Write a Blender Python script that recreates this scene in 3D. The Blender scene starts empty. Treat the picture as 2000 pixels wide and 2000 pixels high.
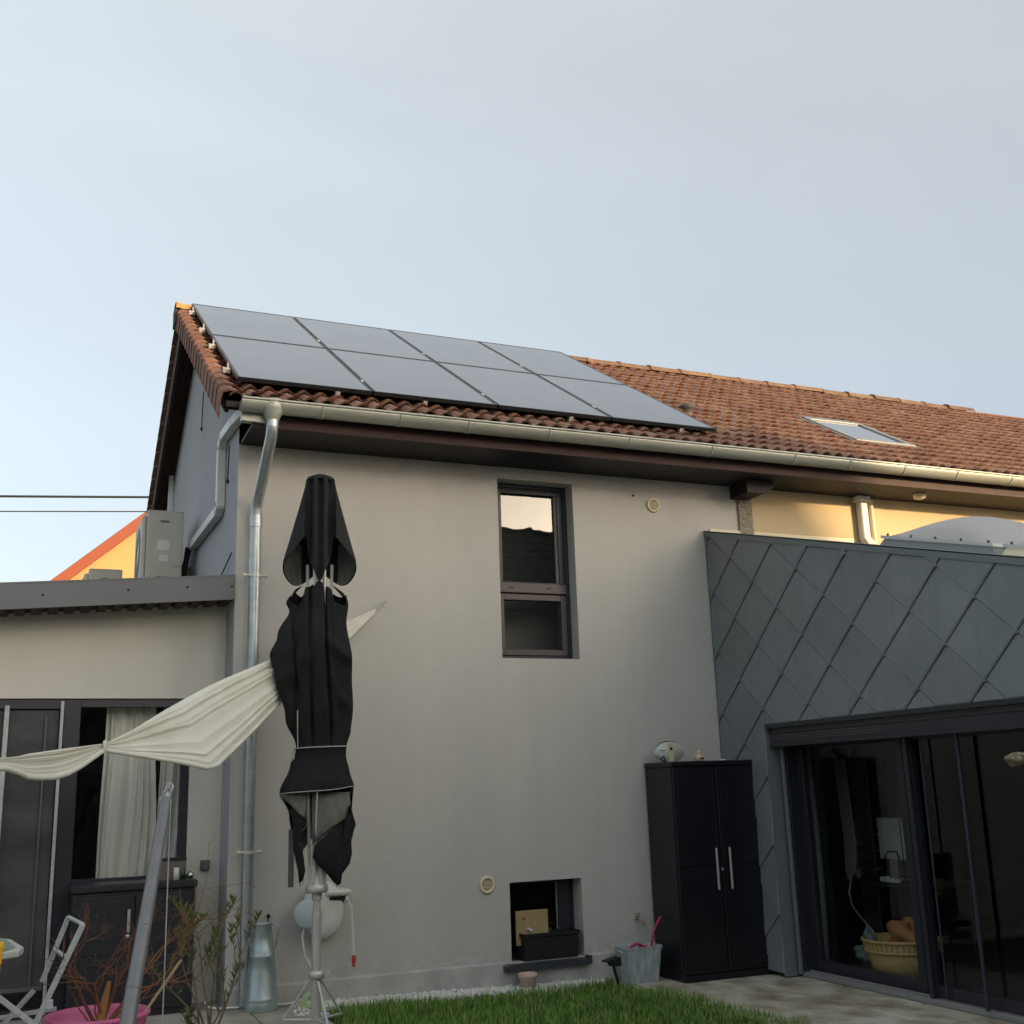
import bpy, math, random
from mathutils import Vector, Matrix
random.seed(7)
S = bpy.context.scene
COL = S.collection
R = math.radians
V = Vector

# ------------------------------------------------------------------ camera
cam = bpy.data.cameras.new('camera'); cam_o = bpy.data.objects.new('camera', cam); COL.objects.link(cam_o)
cam.sensor_width = 36; cam.lens = 36 * 2193.2 / 2000; cam.clip_start = .05; cam.clip_end = 900
_r = V((0.92074487, -0.38883913, -0.03214067)); _f = V((0.3848531, 0.89157498, 0.23870935)); _u = V((-0.06416372, -0.23215984, 0.97055903))
M = Matrix((_r, _u, -_f)).transposed().to_4x4(); M.translation = V((-1.493, -9.238, 1.638))
cam_o.matrix_world = M
S.camera = cam_o
S.render.resolution_x = S.render.resolution_y = 1024

# ------------------------------------------------------------------ light
SUN_EL, SUN_DIR = R(9), V((0.6, -1.0, 0)).normalized()      # low evening sun, behind the camera to the right
sv = V((SUN_DIR.x * math.cos(SUN_EL), SUN_DIR.y * math.cos(SUN_EL), math.sin(SUN_EL)))
sun = bpy.data.lights.new('sun', 'SUN'); sun_o = bpy.data.objects.new('sun', sun); COL.objects.link(sun_o)
sun.energy = 1.0; sun.angle = R(1.5); sun.color = (1.0, .70, .38)
sun_o.rotation_euler = sv.to_track_quat('Z', 'Y').to_euler()
W = bpy.data.worlds.new('World'); S.world = W; W.use_nodes = True
wn = W.node_tree; wn.nodes.clear()
out = wn.nodes.new('ShaderNodeOutputWorld'); bg = wn.nodes.new('ShaderNodeBackground'); sky = wn.nodes.new('ShaderNodeTexSky')
sky.sky_type = 'NISHITA'; sky.sun_disc = False; sky.sun_elevation = SUN_EL
sky.sun_rotation = math.atan2(sv.x, sv.y)
sky.air_density = 1.2; sky.dust_density = 3.0; sky.ozone_density = 1.0
bg.inputs['Strength'].default_value = .15
# even thin overcast veil over the clear sky
veil = wn.nodes.new('ShaderNodeMix'); veil.data_type = 'RGBA'; veil.inputs['Factor'].default_value = .68
tc = wn.nodes.new('ShaderNodeTexCoord'); sep = wn.nodes.new('ShaderNodeSeparateXYZ'); cr = wn.nodes.new('ShaderNodeValToRGB')
wn.links.new(tc.outputs['Generated'], sep.inputs[0]); wn.links.new(sep.outputs['Z'], cr.inputs[0])
e = cr.color_ramp.elements
e[0].position = 0.0; e[0].color = (.0, .06, .36, 1); e[1].position = .68; e[1].color = (.70, .70, .66, 1)
x_ = e.new(.40); x_.color = (.39, .39, .41, 1)
hs = wn.nodes.new('ShaderNodeHueSaturation'); hs.inputs['Saturation'].default_value = .58; wn.links.new(sky.outputs[0], hs.inputs['Color']); wn.links.new(hs.outputs[0], veil.inputs['A']); cn = wn.nodes.new('ShaderNodeTexNoise'); cn.inputs['Scale'].default_value = 2.1; cn.inputs['Detail'].default_value = 5; cn.inputs['Distortion'].default_value = .6
cm = wn.nodes.new('ShaderNodeMapping'); cm.inputs['Scale'].default_value = (1, 1, 2.6); wn.links.new(tc.outputs['Generated'], cm.inputs[0]); wn.links.new(cm.outputs[0], cn.inputs['Vector'])
cg = wn.nodes.new('ShaderNodeMapRange'); cg.inputs[1].default_value = .3; cg.inputs[2].default_value = .7; cg.inputs[3].default_value = .90; cg.inputs[4].default_value = 1.10; wn.links.new(cn.outputs[0], cg.inputs[0])
cv = wn.nodes.new('ShaderNodeVectorMath'); cv.operation = 'SCALE'; wn.links.new(cr.outputs[0], cv.inputs[0]); wn.links.new(cg.outputs[0], cv.inputs['Scale'])
wn.links.new(cv.outputs[0], veil.inputs['B'])   # faint uneven haze
wn.links.new(veil.outputs['Result'], bg.inputs['Color']); wn.links.new(bg.outputs[0], out.inputs[0])
S.view_settings.view_transform = 'Standard'; S.view_settings.look = 'None'
S.view_settings.exposure = 2.42; S.view_settings.gamma = 1; S.view_settings.use_curve_mapping = False
S.render.engine = 'CYCLES'

# ------------------------------------------------------------------ helpers
class MB:
    def __init__(s): s.v = []; s.f = []; s.m = []; s.mi = 0; s.smooth = []
    def add(s, vs, fs, sm=False):
        n = len(s.v); s.v += [tuple(x) for x in vs]
        for f in fs: s.f.append(tuple(i + n for i in f)); s.m.append(s.mi); s.smooth.append(sm)
        return s
    def box(s, a, b):
        (x0, y0, z0), (x1, y1, z1) = a, b
        x0, x1 = min(x0, x1), max(x0, x1); y0, y1 = min(y0, y1), max(y0, y1); z0, z1 = min(z0, z1), max(z0, z1)
        return s.add([(x0,y0,z0),(x1,y0,z0),(x1,y1,z0),(x0,y1,z0),(x0,y0,z1),(x1,y0,z1),(x1,y1,z1),(x0,y1,z1)],
                     [(0,3,2,1),(4,5,6,7),(0,1,5,4),(1,2,6,5),(2,3,7,6),(3,0,4,7)])
    def bbox(s, a, b, bev=.004):                       # box with chamfered edges
        (x0, y0, z0), (x1, y1, z1) = a, b
        x0, x1 = min(x0, x1), max(x0, x1); y0, y1 = min(y0, y1), max(y0, y1); z0, z1 = min(z0, z1), max(z0, z1)
        c = bev; P = []
        for z, i in ((z0, c), (z0 + c, 0), (z1 - c, 0), (z1, c)):
            P.append([(x0+i+c*(i==0), y0+i, z), (x1-i-c*(i==0), y0+i, z), (x1-i, y0+i+c*(i==0), z), (x1-i, y1-i-c*(i==0), z),
                      (x1-i-c*(i==0), y1-i, z), (x0+i+c*(i==0), y1-i, z), (x0+i, y1-i-c*(i==0), z), (x0+i, y0+i+c*(i==0), z)])
        vs = [p for q in P for p in q]; fs = [tuple(reversed(range(8))), tuple(range(24, 32))]
        for k in range(3):
            for i in range(8): j = (i+1) % 8; fs.append((k*8+i, k*8+j, k*8+8+j, k*8+8+i))
        return s.add(vs, fs)
    def quad(s, a, b, c, d): return s.add([a, b, c, d], [(0,1,2,3)])
    def prism(s, poly, ext):                            # poly: list of 3D points, ext: vector
        n = len(poly); e = V(ext); a = [V(p) for p in poly]; b = [p + e for p in a]
        fs = [tuple(reversed(range(n))), tuple(range(n, 2*n))] + [(i, (i+1) % n, n+(i+1) % n, n+i) for i in range(n)]
        return s.add(a + b, fs)
    def tube(s, pts, r, n=10, cap=True):
        pts = [V(p) for p in pts]; rs = r if isinstance(r, (list, tuple)) else [r]*len(pts)
        vs = []; up = None
        for i, p in enumerate(pts):
            d = (pts[min(i+1, len(pts)-1)] - pts[max(i-1, 0)])
            d = d.normalized() if d.length > 1e-9 else V((0,0,1))
            if up is None: up = V((0,0,1)) if abs(d.z) < .9 else V((1,0,0))
            a = d.cross(up).normalized(); b = a.cross(d).normalized(); up = b
            for k in range(n):
                t = 2*math.pi*k/n; vs.append(p + (a*math.cos(t) + b*math.sin(t))*rs[i])
        fs = []
        for i in range(len(pts)-1):
            for k in range(n): j = (k+1) % n; fs.append((i*n+k, i*n+j, i*n+n+j, i*n+n+k))
        s.add(vs, fs, True)
        if cap:
            s.add(vs[:n], [tuple(range(n))]); s.add(vs[-n:], [tuple(reversed(range(n)))])
        return s
    def bar(s, a, b, w, h, up=(0,0,1)):                 # rectangular bar from a to b
        a, b = V(a), V(b); d = (b-a).normalized(); x = d.cross(V(up))
        if x.length < 1e-3: x = d.cross(V((1,0,0)))
        x.normalize(); y = x.cross(d).normalized(); x *= w/2; y *= h/2
        vs = [a-x-y, a+x-y, a+x+y, a-x+y, b-x-y, b+x-y, b+x+y, b-x+y]
        return s.add(vs, [(0,1,2,3),(4,7,6,5),(0,4,5,1),(1,5,6,2),(2,6,7,3),(3,7,4,0)])
    def lathe(s, prof, c=(0,0,0), n=24, axis='z', sm=True):
        vs = []; cx, cy, cz = c
        for r, h in prof:
            for k in range(n):
                t = 2*math.pi*k/n
                if axis == 'z': vs.append((cx+r*math.cos(t), cy+r*math.sin(t), cz+h))
                elif axis == 'y': vs.append((cx+r*math.cos(t), cy+h, cz+r*math.sin(t)))
                else: vs.append((cx+h, cy+r*math.cos(t), cz+r*math.sin(t)))
        fs = []
        for i in range(len(prof)-1):
            for k in range(n): j = (k+1) % n; fs.append((i*n+k, i*n+j, i*n+n+j, i*n+n+k))
        return s.add(vs, fs, sm)
    def mesh(s, name, mats):
        me = bpy.data.meshes.new(name); me.from_pydata(s.v, [], s.f)
        for m in (mats if isinstance(mats, (list, tuple)) else [mats]): me.materials.append(m)
        me.polygons.foreach_set('material_index', s.m); me.polygons.foreach_set('use_smooth', s.smooth)
        me.update(); return me
    def build(s, name, mats, parent=None, **kw):
        return obj(name, s.mesh(name, mats), parent, **kw)

def obj(name, me, parent=None, loc=None, rot=None, **kw):
    o = bpy.data.objects.new(name, me); COL.objects.link(o)
    if loc is not None: o.location = loc
    if rot is not None: o.rotation_euler = rot
    if parent: o.parent = parent
    for k, v in kw.items(): o[k] = v
    return o
def thing(name, label, cat, loc=(0,0,0), group=None, rot=None):
    o = bpy.data.objects.new(name, None); COL.objects.link(o); o.location = loc; o.empty_display_size = .1
    if rot is not None: o.rotation_euler = rot
    o['label'] = label; o['category'] = cat
    if group: o['group'] = group
    return o
def tag(o, label, cat, group=None):
    o['label'] = label; o['category'] = cat
    if group: o['group'] = group
    return o
def bevel(o, w=.004, seg=2):
    m = o.modifiers.new('bevel', 'BEVEL'); m.width = w; m.segments = seg; m.limit_method = 'ANGLE'; return o

# ------------------------------------------------------------------ materials
def mat(name, col, rough=.8, spec=.5, metal=0, noise=None, bump=None, alt=None, altscale=3, altamt=.5, coat=0, fine=None, streak=None, tone=0, splash=None):
    m = bpy.data.materials.new(name); m.use_nodes = True; nt = m.node_tree; b = nt.nodes['Principled BSDF']
    b.inputs['Roughness'].default_value = rough; b.inputs['Metallic'].default_value = metal
    b.inputs['Specular IOR Level'].default_value = spec
    b.inputs['Coat Weight'].default_value = coat
    b.inputs['Base Color'].default_value = (*col, 1)
    g = nt.nodes.new('ShaderNodeNewGeometry'); cur = None
    def mix(fac, a, bb, mode='MIX'):
        x = nt.nodes.new('ShaderNodeMix'); x.data_type = 'RGBA'; x.blend_type = mode
        if hasattr(fac, 'links'): nt.links.new(fac, x.inputs['Factor'])
        else: x.inputs['Factor'].default_value = fac
        for nm, q in (('A', a), ('B', bb)):
            if hasattr(q, 'links'): nt.links.new(q, x.inputs[nm])
            else: x.inputs[nm].default_value = (*q, 1)
        return x.outputs['Result']
    def nz(scale, detail=4, lo=.35, hi=.65, stretch=None):
        n = nt.nodes.new('ShaderNodeTexNoise'); n.inputs['Scale'].default_value = scale; n.inputs['Detail'].default_value = detail
        if stretch:
            mp = nt.nodes.new('ShaderNodeMapping'); mp.inputs['Scale'].default_value = stretch
            nt.links.new(g.outputs['Position'], mp.inputs[0]); nt.links.new(mp.outputs[0], n.inputs['Vector'])
        else: nt.links.new(g.outputs['Position'], n.inputs['Vector'])
        r = nt.nodes.new('ShaderNodeMapRange'); r.inputs[1].default_value = lo; r.inputs[2].default_value = hi
        nt.links.new(n.outputs[0], r.inputs[0]); return r.outputs[0], n.outputs[0]
    cur = col
    if alt is not None:
        st = altscale if isinstance(altscale, tuple) else None
        f, _ = nz(1.0 if st else altscale, 5, stretch=st)
        x = nt.nodes.new('ShaderNodeMath'); x.operation = 'MULTIPLY'; nt.links.new(f, x.inputs[0]); x.inputs[1].default_value = altamt
        cur = mix(x.outputs[0], cur, alt)
    if fine:
        f, _ = nz(fine[0], 3); x = nt.nodes.new('ShaderNodeMath'); x.operation = 'MULTIPLY'; nt.links.new(f, x.inputs[0]); x.inputs[1].default_value = fine[1]
        cur = mix(x.outputs[0], cur, tuple(c*.45 for c in col))
    if streak:                                          # faint rain streaks
        f, _ = nz(1, 4, .48, .72, stretch=(streak[0], streak[0], streak[1])); x = nt.nodes.new('ShaderNodeMath'); x.operation = 'MULTIPLY'; nt.links.new(f, x.inputs[0]); x.inputs[1].default_value = streak[2]
        cur = mix(x.outputs[0], cur, tuple(c*.72 for c in col))
    if splash:                                          # mud splashes low on the wall, broken up by noise
        sp_ = nt.nodes.new('ShaderNodeSeparateXYZ'); nt.links.new(g.outputs['Position'], sp_.inputs[0]); mr = nt.nodes.new('ShaderNodeMapRange')
        mr.inputs[1].default_value = splash[1]; mr.inputs[2].default_value = splash[0]; nt.links.new(sp_.outputs['Z'], mr.inputs[0])
        f, _ = nz(13, 6, .42, .62); x = nt.nodes.new('ShaderNodeMath'); x.operation = 'MULTIPLY'; nt.links.new(f, x.inputs[0]); nt.links.new(mr.outputs[0], x.inputs[1])
        y_ = nt.nodes.new('ShaderNodeMath'); y_.operation = 'MULTIPLY'; nt.links.new(x.outputs[0], y_.inputs[0]); y_.inputs[1].default_value = .28
        cur = mix(y_.outputs[0], cur, (.22,.20,.16))
    if tone:                                            # every piece its own slight tone
        oi = nt.nodes.new('ShaderNodeObjectInfo'); mr = nt.nodes.new('ShaderNodeMapRange'); mr.inputs[3].default_value = 1-tone; mr.inputs[4].default_value = 1+tone
        nt.links.new(oi.outputs['Random'], mr.inputs[0]); cb_ = nt.nodes.new('ShaderNodeCombineColor')
        for k in range(3): nt.links.new(mr.outputs[0], cb_.inputs[k])
        cur = mix(1.0, cur, cb_.outputs[0], 'MULTIPLY')
    if hasattr(cur, 'links'): nt.links.new(cur, b.inputs['Base Color'])
    if bump:
        n = nt.nodes.new('ShaderNodeTexNoise'); n.inputs['Scale'].default_value = bump[0]; n.inputs['Detail'].default_value = 5
        nt.links.new(g.outputs['Position'], n.inputs['Vector'])
        bp = nt.nodes.new('ShaderNodeBump'); bp.inputs['Strength'].default_value = bump[1]; bp.inputs['Distance'].default_value = bump[2] if len(bump) > 2 else .01
        nt.links.new(n.outputs[0], bp.inputs['Height']); nt.links.new(bp.outputs[0], b.inputs['Normal'])
    return m

def glass(name, tint=(.75,.8,.8), refl=.15, rough=.01, ripple=0):
    """pane: part mirror, part see-through"""
    m = bpy.data.materials.new(name); m.use_nodes = True; nt = m.node_tree; nt.nodes.clear()
    o = nt.nodes.new('ShaderNodeOutputMaterial'); mx = nt.nodes.new('ShaderNodeMixShader')
    tr = nt.nodes.new('ShaderNodeBsdfTransparent'); tr.inputs[0].default_value = (*tint, 1)
    gl = nt.nodes.new('ShaderNodeBsdfGlossy'); gl.inputs['Roughness'].default_value = rough
    fr = nt.nodes.new('ShaderNodeLayerWeight'); fr.inputs[0].default_value = .5
    pw = nt.nodes.new('ShaderNodeMath'); pw.operation = 'POWER'; pw.inputs[1].default_value = 4.5; nt.links.new(fr.outputs['Facing'], pw.inputs[0])
    ad = nt.nodes.new('ShaderNodeMath'); ad.inputs[1].default_value = refl + .05; ad.use_clamp = True
    nt.links.new(pw.outputs[0], ad.inputs[0]); nt.links.new(ad.outputs[0], mx.inputs[0])
    nt.links.new(tr.outputs[0], mx.inputs[1]); nt.links.new(gl.outputs[0], mx.inputs[2]); nt.links.new(mx.outputs[0], o.inputs[0])
    if ripple:
        n = nt.nodes.new('ShaderNodeTexNoise'); n.inputs['Scale'].default_value = 2.2; g = nt.nodes.new('ShaderNodeNewGeometry')
        nt.links.new(g.outputs['Position'], n.inputs['Vector'])
        bp = nt.nodes.new('ShaderNodeBump'); bp.inputs['Strength'].default_value = ripple; bp.inputs['Distance'].default_value = .01
        nt.links.new(n.outputs[0], bp.inputs['Height']); nt.links.new(bp.outputs[0], gl.inputs['Normal'])
    return m

m_wall = mat('grey render', (.605,.588,.545), .92, .2, bump=(110,.7,.006), alt=(.545,.535,.505), altscale=(1.6,1.6,.35), altamt=.8, fine=(300,.18), streak=(7,.5,.13), splash=(.15,.48))
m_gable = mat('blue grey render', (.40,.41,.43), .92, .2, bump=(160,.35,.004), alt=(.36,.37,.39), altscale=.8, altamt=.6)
m_cream = mat('old cream render', (.62,.50,.31), .9, .2, bump=(120,.3,.004), alt=(.55,.44,.27), altscale=1.5, altamt=.6)
m_ext = mat('light grey render', (.67,.66,.60), .92, .2, bump=(160,.35,.004), alt=(.62,.61,.555), altscale=.9, altamt=.6, fine=(300,.12), streak=(7,.5,.10))
m_plinth = mat('plinth render', (.52,.515,.485), .92, .2, splash=(.0,.25), bump=(90,.5,.006), alt=(.33,.33,.31), altscale=5, altamt=.5)
m_pier = mat('rough concrete', (.36,.33,.26), .95, .2, bump=(45,1,.02), alt=(.20,.18,.14), altscale=30, altamt=.8)
m_soffit = mat('dark brown boards', (.009,.007,.007), .6, .4, bump=(60,.2), alt=(.015,.010,.009), altscale=(2,30,30), altamt=.6)
m_fascia = mat('red brown timber', (.026,.008,.007), .6, .4, bump=(60,.3), alt=(.05,.016,.011), altscale=(3,30,30), altamt=.7)
m_barge = mat('old dark timber', (.045,.028,.022), .8, .3, bump=(50,.6), alt=(.09,.055,.042), altscale=(30,3,30), altamt=.7)
m_zinc = mat('weathered zinc gutter', (.40,.41,.35), .42, .5, metal=.35, alt=(.50,.51,.44), altscale=(2,20,20), altamt=.8, bump=(30,.05))
m_galv = mat('galvanised steel', (.50,.54,.55), .36, .5, metal=.75, alt=(.36,.41,.42), altscale=14, altamt=.7, bump=(40,.08))
m_galvw = mat('weathered galvanised steel', (.34,.40,.44), .6, .5, metal=.35, alt=(.58,.64,.66), altscale=(34,34,7), altamt=.9, bump=(50,.3))
m_churn = mat('galvanised can', (.42,.50,.50), .40, .5, metal=.55, alt=(.30,.37,.38), altscale=11, altamt=.8, bump=(30,.1))
m_white = mat('white plastic', (.72,.73,.70), .45, .5, alt=(.62,.63,.58), altscale=4, altamt=.5)
m_creamp = mat('cream plastic', (.78,.72,.50), .5, .5, alt=(.66,.58,.36), altscale=30, altamt=.4)
m_acb = mat('beige enamel', (.52,.52,.44), .5, .5, alt=(.44,.44,.37), altscale=5, altamt=.5)
m_slate = mat('grey green metal shingle', (.215,.24,.255), .42, .5, alt=(.175,.20,.21), altscale=2.5, altamt=.7, bump=(6,.10,.02), tone=.06, streak=(14,1.2,.35))
m_trim = mat('grey metal trim', (.17,.20,.205), .42, .5, alt=(.15,.175,.18), altscale=4, altamt=.6)
m_fasc2 = mat('grey sheet fascia', (.13,.145,.158), .5, .5, alt=(.11,.124,.136), altscale=3, altamt=.6)
m_anth = mat('anthracite aluminium', (.022,.026,.036), .35, .5)
m_anthr = mat('brown black aluminium', (.085,.068,.072), .4, .5)
m_gasket = mat('grey gasket', (.16,.17,.15), .6, .3)
m_cab = mat('black plastic cabinet', (.008,.0085,.013), .38, .45, bump=(200,.15,.003), alt=(.012,.0125,.018), altscale=6, altamt=.7)
m_cab2 = mat('dark grey plastic cabinet', (.020,.021,.028), .4, .45, bump=(200,.15,.003))
m_handle = mat('silver handle', (.55,.56,.57), .35, .5, metal=.5)
m_black = mat('black rubber', (.012,.012,.013), .6, .4)
m_pole = mat('pale grey aluminium pole', (.56,.57,.54), .42, .5, metal=.35, alt=(.40,.40,.36), altscale=(25,25,6), altamt=.6)
m_mast = mat('grey steel mast', (.21,.215,.22), .4, .5, metal=.35, alt=(.16,.165,.17), altscale=(20,20,4), altamt=.6)
m_fab = mat('charcoal parasol fabric', (.014,.0145,.016), .9, .2, bump=(9,.35,.02), alt=(.021,.021,.022), altscale=4, altamt=.7)
m_fabi = mat('grey fabric lining', (.20,.20,.185), .9, .2, bump=(20,.2,.01), alt=(.12,.115,.10), altscale=(14,14,5), altamt=.8)
m_fabl = mat('sun bleached fabric', (.028,.028,.030), .9, .2, bump=(9,.3,.02), alt=(.02,.02,.021), altscale=5, altamt=.7)
m_piping = mat('light piping', (.42,.42,.38), .8)
m_sail = mat('cream sail cloth', (.68,.68,.61), .85, .2, bump=(60,.12,.004), alt=(.62,.61,.53), altscale=5, altamt=.6)
m_curt = mat('linen curtain', (.80,.79,.74), .9, .2, alt=(.7,.69,.64), altscale=(20,20,1), altamt=.6)
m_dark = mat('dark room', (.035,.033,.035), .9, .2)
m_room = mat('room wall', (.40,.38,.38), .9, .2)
m_pink = mat('pink plastic', (.62,.13,.30), .45, .5, alt=(.52,.11,.26), altscale=6, altamt=.6)
m_soil = mat('potting soil', (.03,.022,.016), .95, .2, bump=(60,1,.03))
m_bark = mat('red brown bark', (.24,.10,.045), .8, .3, bump=(60,.6), alt=(.15,.085,.06), altscale=14, altamt=.8)
m_bark2 = mat('grey olive bark', (.20,.17,.11), .85, .3, bump=(60,.6), alt=(.12,.10,.07), altscale=14, altamt=.8)
m_leaf = mat('olive leaf', (.10,.125,.035), .6, .4, alt=(.17,.17,.05), altscale=9, altamt=.8)
m_leaf2 = mat('dark green leaf', (.05,.085,.03), .6, .4, alt=(.10,.13,.04), altscale=9, altamt=.8)
m_grass = mat('lawn blade', (.085,.20,.03), .7, .3, alt=(.20,.34,.06), altscale=7, altamt=.9)
m_turf = mat('lawn soil', (.04,.08,.02), .95, .2, bump=(50,1,.03), alt=(.05,.045,.025), altscale=9, altamt=.7)
m_ground = mat('garden ground', (.15,.16,.10), .95, .2, bump=(3,1,.1), alt=(.10,.09,.05), altscale=.6, altamt=.7)
m_pebble = mat('white pebble', (.72,.72,.69), .75, .3, alt=(.55,.54,.5), altscale=25, altamt=.6)
m_slab = mat('terrace slab', (.63,.60,.51), .85, .3, bump=(60,.3,.006), alt=(.27,.23,.15), altscale=(3.6,2.6,1), altamt=1.0, fine=(130,.2))
m_slabl = mat('grey brown slab', (.44,.42,.36), .85, .3, bump=(60,.3,.006), alt=(.22,.20,.16), altscale=(3.2,3.0,1), altamt=.7, fine=(130,.2))
m_joint = mat('joint', (.05,.045,.035), .95, .2)
m_sill = mat('dark stone sill', (.04,.048,.058), .45, .5)
m_terra = mat('pinkish terracotta', (.60,.40,.33), .85, .3, alt=(.66,.55,.50), altscale=12, altamt=.8)
m_card = mat('cardboard', (.42,.32,.16), .9, .2, alt=(.37,.28,.14), altscale=8, altamt=.5)
m_wicker = mat('wicker', (.66,.47,.20), .7, .3, alt=(.52,.35,.13), altscale=(60,60,60), altamt=.8, bump=(90,.4))
m_rust = mat('brown blanket', (.42,.19,.07), .9, .2, bump=(20,.4))
m_screen = mat('pale monitor back', (.82,.86,.76), .5, .4)
m_redhose = mat('crimson hose', (.45,.03,.08), .4, .5)
m_redtip = mat('red nozzle', (.55,.06,.05), .45, .5)
m_greenhose = mat('pale green hose', (.42,.58,.25), .5, .5)
m_pan = mat('panel frame', (.015,.016,.018), .35, .5)
m_pvback = mat('panel underside', (.02,.02,.022), .7, .3)
m_yelwall = mat('yellow render', (.50,.33,.15), .9, .2, alt=(.46,.30,.135), altscale=1, altamt=.5)
m_redboard = mat('orange red bargeboard', (.28,.075,.04), .7, .3)
m_greytile = mat('dark grey roof tile', (.075,.078,.07), .8, .3, alt=(.14,.14,.12), altscale=4, altamt=.8, bump=(30,.6))
m_dull = mat('pale render', (.40,.38,.34), .9, .2, alt=(.36,.34,.30), altscale=.8, altamt=.5)
m_wire = mat('cable', (.02,.022,.025), .6, .3)
m_steelbr = mat('bare aluminium clamp', (.66,.66,.62), .4, .5, metal=.4)
m_screen_mesh = mat('dark insect mesh', (.085,.086,.086), .7, .3, alt=(.05,.052,.054), altscale=(1.5,1.5,5), altamt=.9, bump=(5,.6,.03))
m_ename = mat('worn enamel', (.52,.62,.60), .3, .5, alt=(.58,.50,.36), altscale=17, altamt=.6)
m_figure = mat('cream pottery', (.66,.56,.42), .6, .4, alt=(.5,.38,.26), altscale=40, altamt=.5)
m_stone = mat('weathered pale stone', (.42,.36,.24), .9, .2, bump=(40,1,.02), alt=(.12,.10,.06), altscale=16, altamt=.9)
m_yellow = mat('yellow plastic', (.75,.42,.02), .5, .4)
m_sbar = mat('pale painted steel', (.50,.53,.54), .45, .5, alt=(.34,.36,.37), altscale=30, altamt=.7)
m_trans = mat('opal dome', (.78,.75,.72), .25, .5, coat=.3)
_b = m_trans.node_tree; _p = _b.nodes['Principled BSDF']; _t = _b.nodes.new('ShaderNodeBsdfTranslucent'); _t.inputs[0].default_value = (.8,.8,.8,1); _x = _b.nodes.new('ShaderNodeMixShader'); _x.inputs[0].default_value = .45
_b.links.new(_p.outputs[0], _x.inputs[1]); _b.links.new(_t.outputs[0], _x.inputs[2]); _b.links.new(_x.outputs[0], _b.nodes['Material Output'].inputs[0])
m_brush = mat('bamboo cane', (.34,.27,.14), .7, .3)

def tile_mat():
    """clay tiles: each tile its own tone, with lichen and lime bloom"""
    m = bpy.data.materials.new('clay tile'); m.use_nodes = True; nt = m.node_tree; b = nt.nodes['Principled BSDF']
    b.inputs['Roughness'].default_value = .85; b.inputs['Specular IOR Level'].default_value = .3
    g = nt.nodes.new('ShaderNodeNewGeometry'); sp = nt.nodes.new('ShaderNodeSeparateXYZ'); nt.links.new(g.outputs['Position'], sp.inputs[0])
    def math_(op, a, bb=None):
        x = nt.nodes.new('ShaderNodeMath'); x.operation = op
        for i, q in enumerate((a, bb)):
            if q is None: continue
            if hasattr(q, 'links'): nt.links.new(q, x.inputs[i])
            else: x.inputs[i].default_value = q
        return x.outputs[0]
    cx = math_('FLOOR', math_('DIVIDE', math_('ADD', sp.outputs['X'], .26), .148))
    cy = math_('FLOOR', math_('DIVIDE', math_('ADD', sp.outputs['Y'], .62), .1983))
    cb = nt.nodes.new('ShaderNodeCombineXYZ'); nt.links.new(cx, cb.inputs[0]); nt.links.new(cy, cb.inputs[1])
    wnz = nt.nodes.new('ShaderNodeTexWhiteNoise'); wnz.noise_dimensions = '3D'; nt.links.new(cb.outputs[0], wnz.inputs['Vector'])
    r = nt.nodes.new('ShaderNodeValToRGB'); nt.links.new(wnz.outputs['Value'], r.inputs[0]); el = r.color_ramp.elements
    el[0].color = (.205,.105,.075,1); el[1].color = (.335,.205,.145,1); x = el.new(.35); x.color = (.25,.128,.09,1); x = el.new(.7); x.color = (.29,.158,.11,1); x = el.new(.93); x.color=(.29,.17,.135,1)
    def noise(s, lo, hi, d=5):
        n = nt.nodes.new('ShaderNodeTexNoise'); n.inputs['Scale'].default_value = s; n.inputs['Detail'].default_value = d
        nt.links.new(g.outputs['Position'], n.inputs['Vector']); mr = nt.nodes.new('ShaderNodeMapRange')
        mr.inputs[1].default_value = lo; mr.inputs[2].default_value = hi; nt.links.new(n.outputs[0], mr.inputs[0]); return mr.outputs[0]
    def mix(f, a, c):
        x = nt.nodes.new('ShaderNodeMix'); x.data_type = 'RGBA'; nt.links.new(f, x.inputs['Factor']); nt.links.new(a, x.inputs['A']); x.inputs['B'].default_value = (*c, 1); return x.outputs['Result']
    c = r.outputs[0]
    c = mix(math_('MULTIPLY', noise(11, .5, .75), .55), c, (.36,.27,.12))      # lichen
    c = mix(math_('MULTIPLY', noise(28, .62, .70), .7), c, (.55,.47,.36))      # pale specks
    c = mix(math_('MULTIPLY', noise(2.2, .45, .7), .35), c, (.20,.10,.075))    # soot
    nt.links.new(c, b.inputs['Base Color'])
    n = nt.nodes.new('ShaderNodeTexNoise'); n.inputs['Scale'].default_value = 45; nt.links.new(g.outputs['Position'], n.inputs['Vector'])
    bp = nt.nodes.new('ShaderNodeBump'); bp.inputs['Strength'].default_value = .5; bp.inputs['Distance'].default_value = .008
    nt.links.new(n.outputs[0], bp.inputs['Height']); nt.links.new(bp.outputs[0], b.inputs['Normal'])
    return m
m_tile = tile_mat()
m_verge = mat('verge tile clay', (.26,.14,.10), .85, .3, tone=.2, bump=(45,.5,.008), alt=(.20,.105,.075), altscale=7, altamt=.8)
m_ridge = mat('ridge tile clay', (.15,.088,.064), .85, .3, tone=.2, bump=(45,.5,.008), alt=(.26,.19,.11), altscale=8, altamt=.5)
m_ridgesun = mat('sun yellow ridge tile', (.50,.30,.09), .9, .3, bump=(45,.8,.01), alt=(.30,.15,.08), altscale=18, altamt=.9)  # orange yellow of the low sun painted into the end tile's clay
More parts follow.
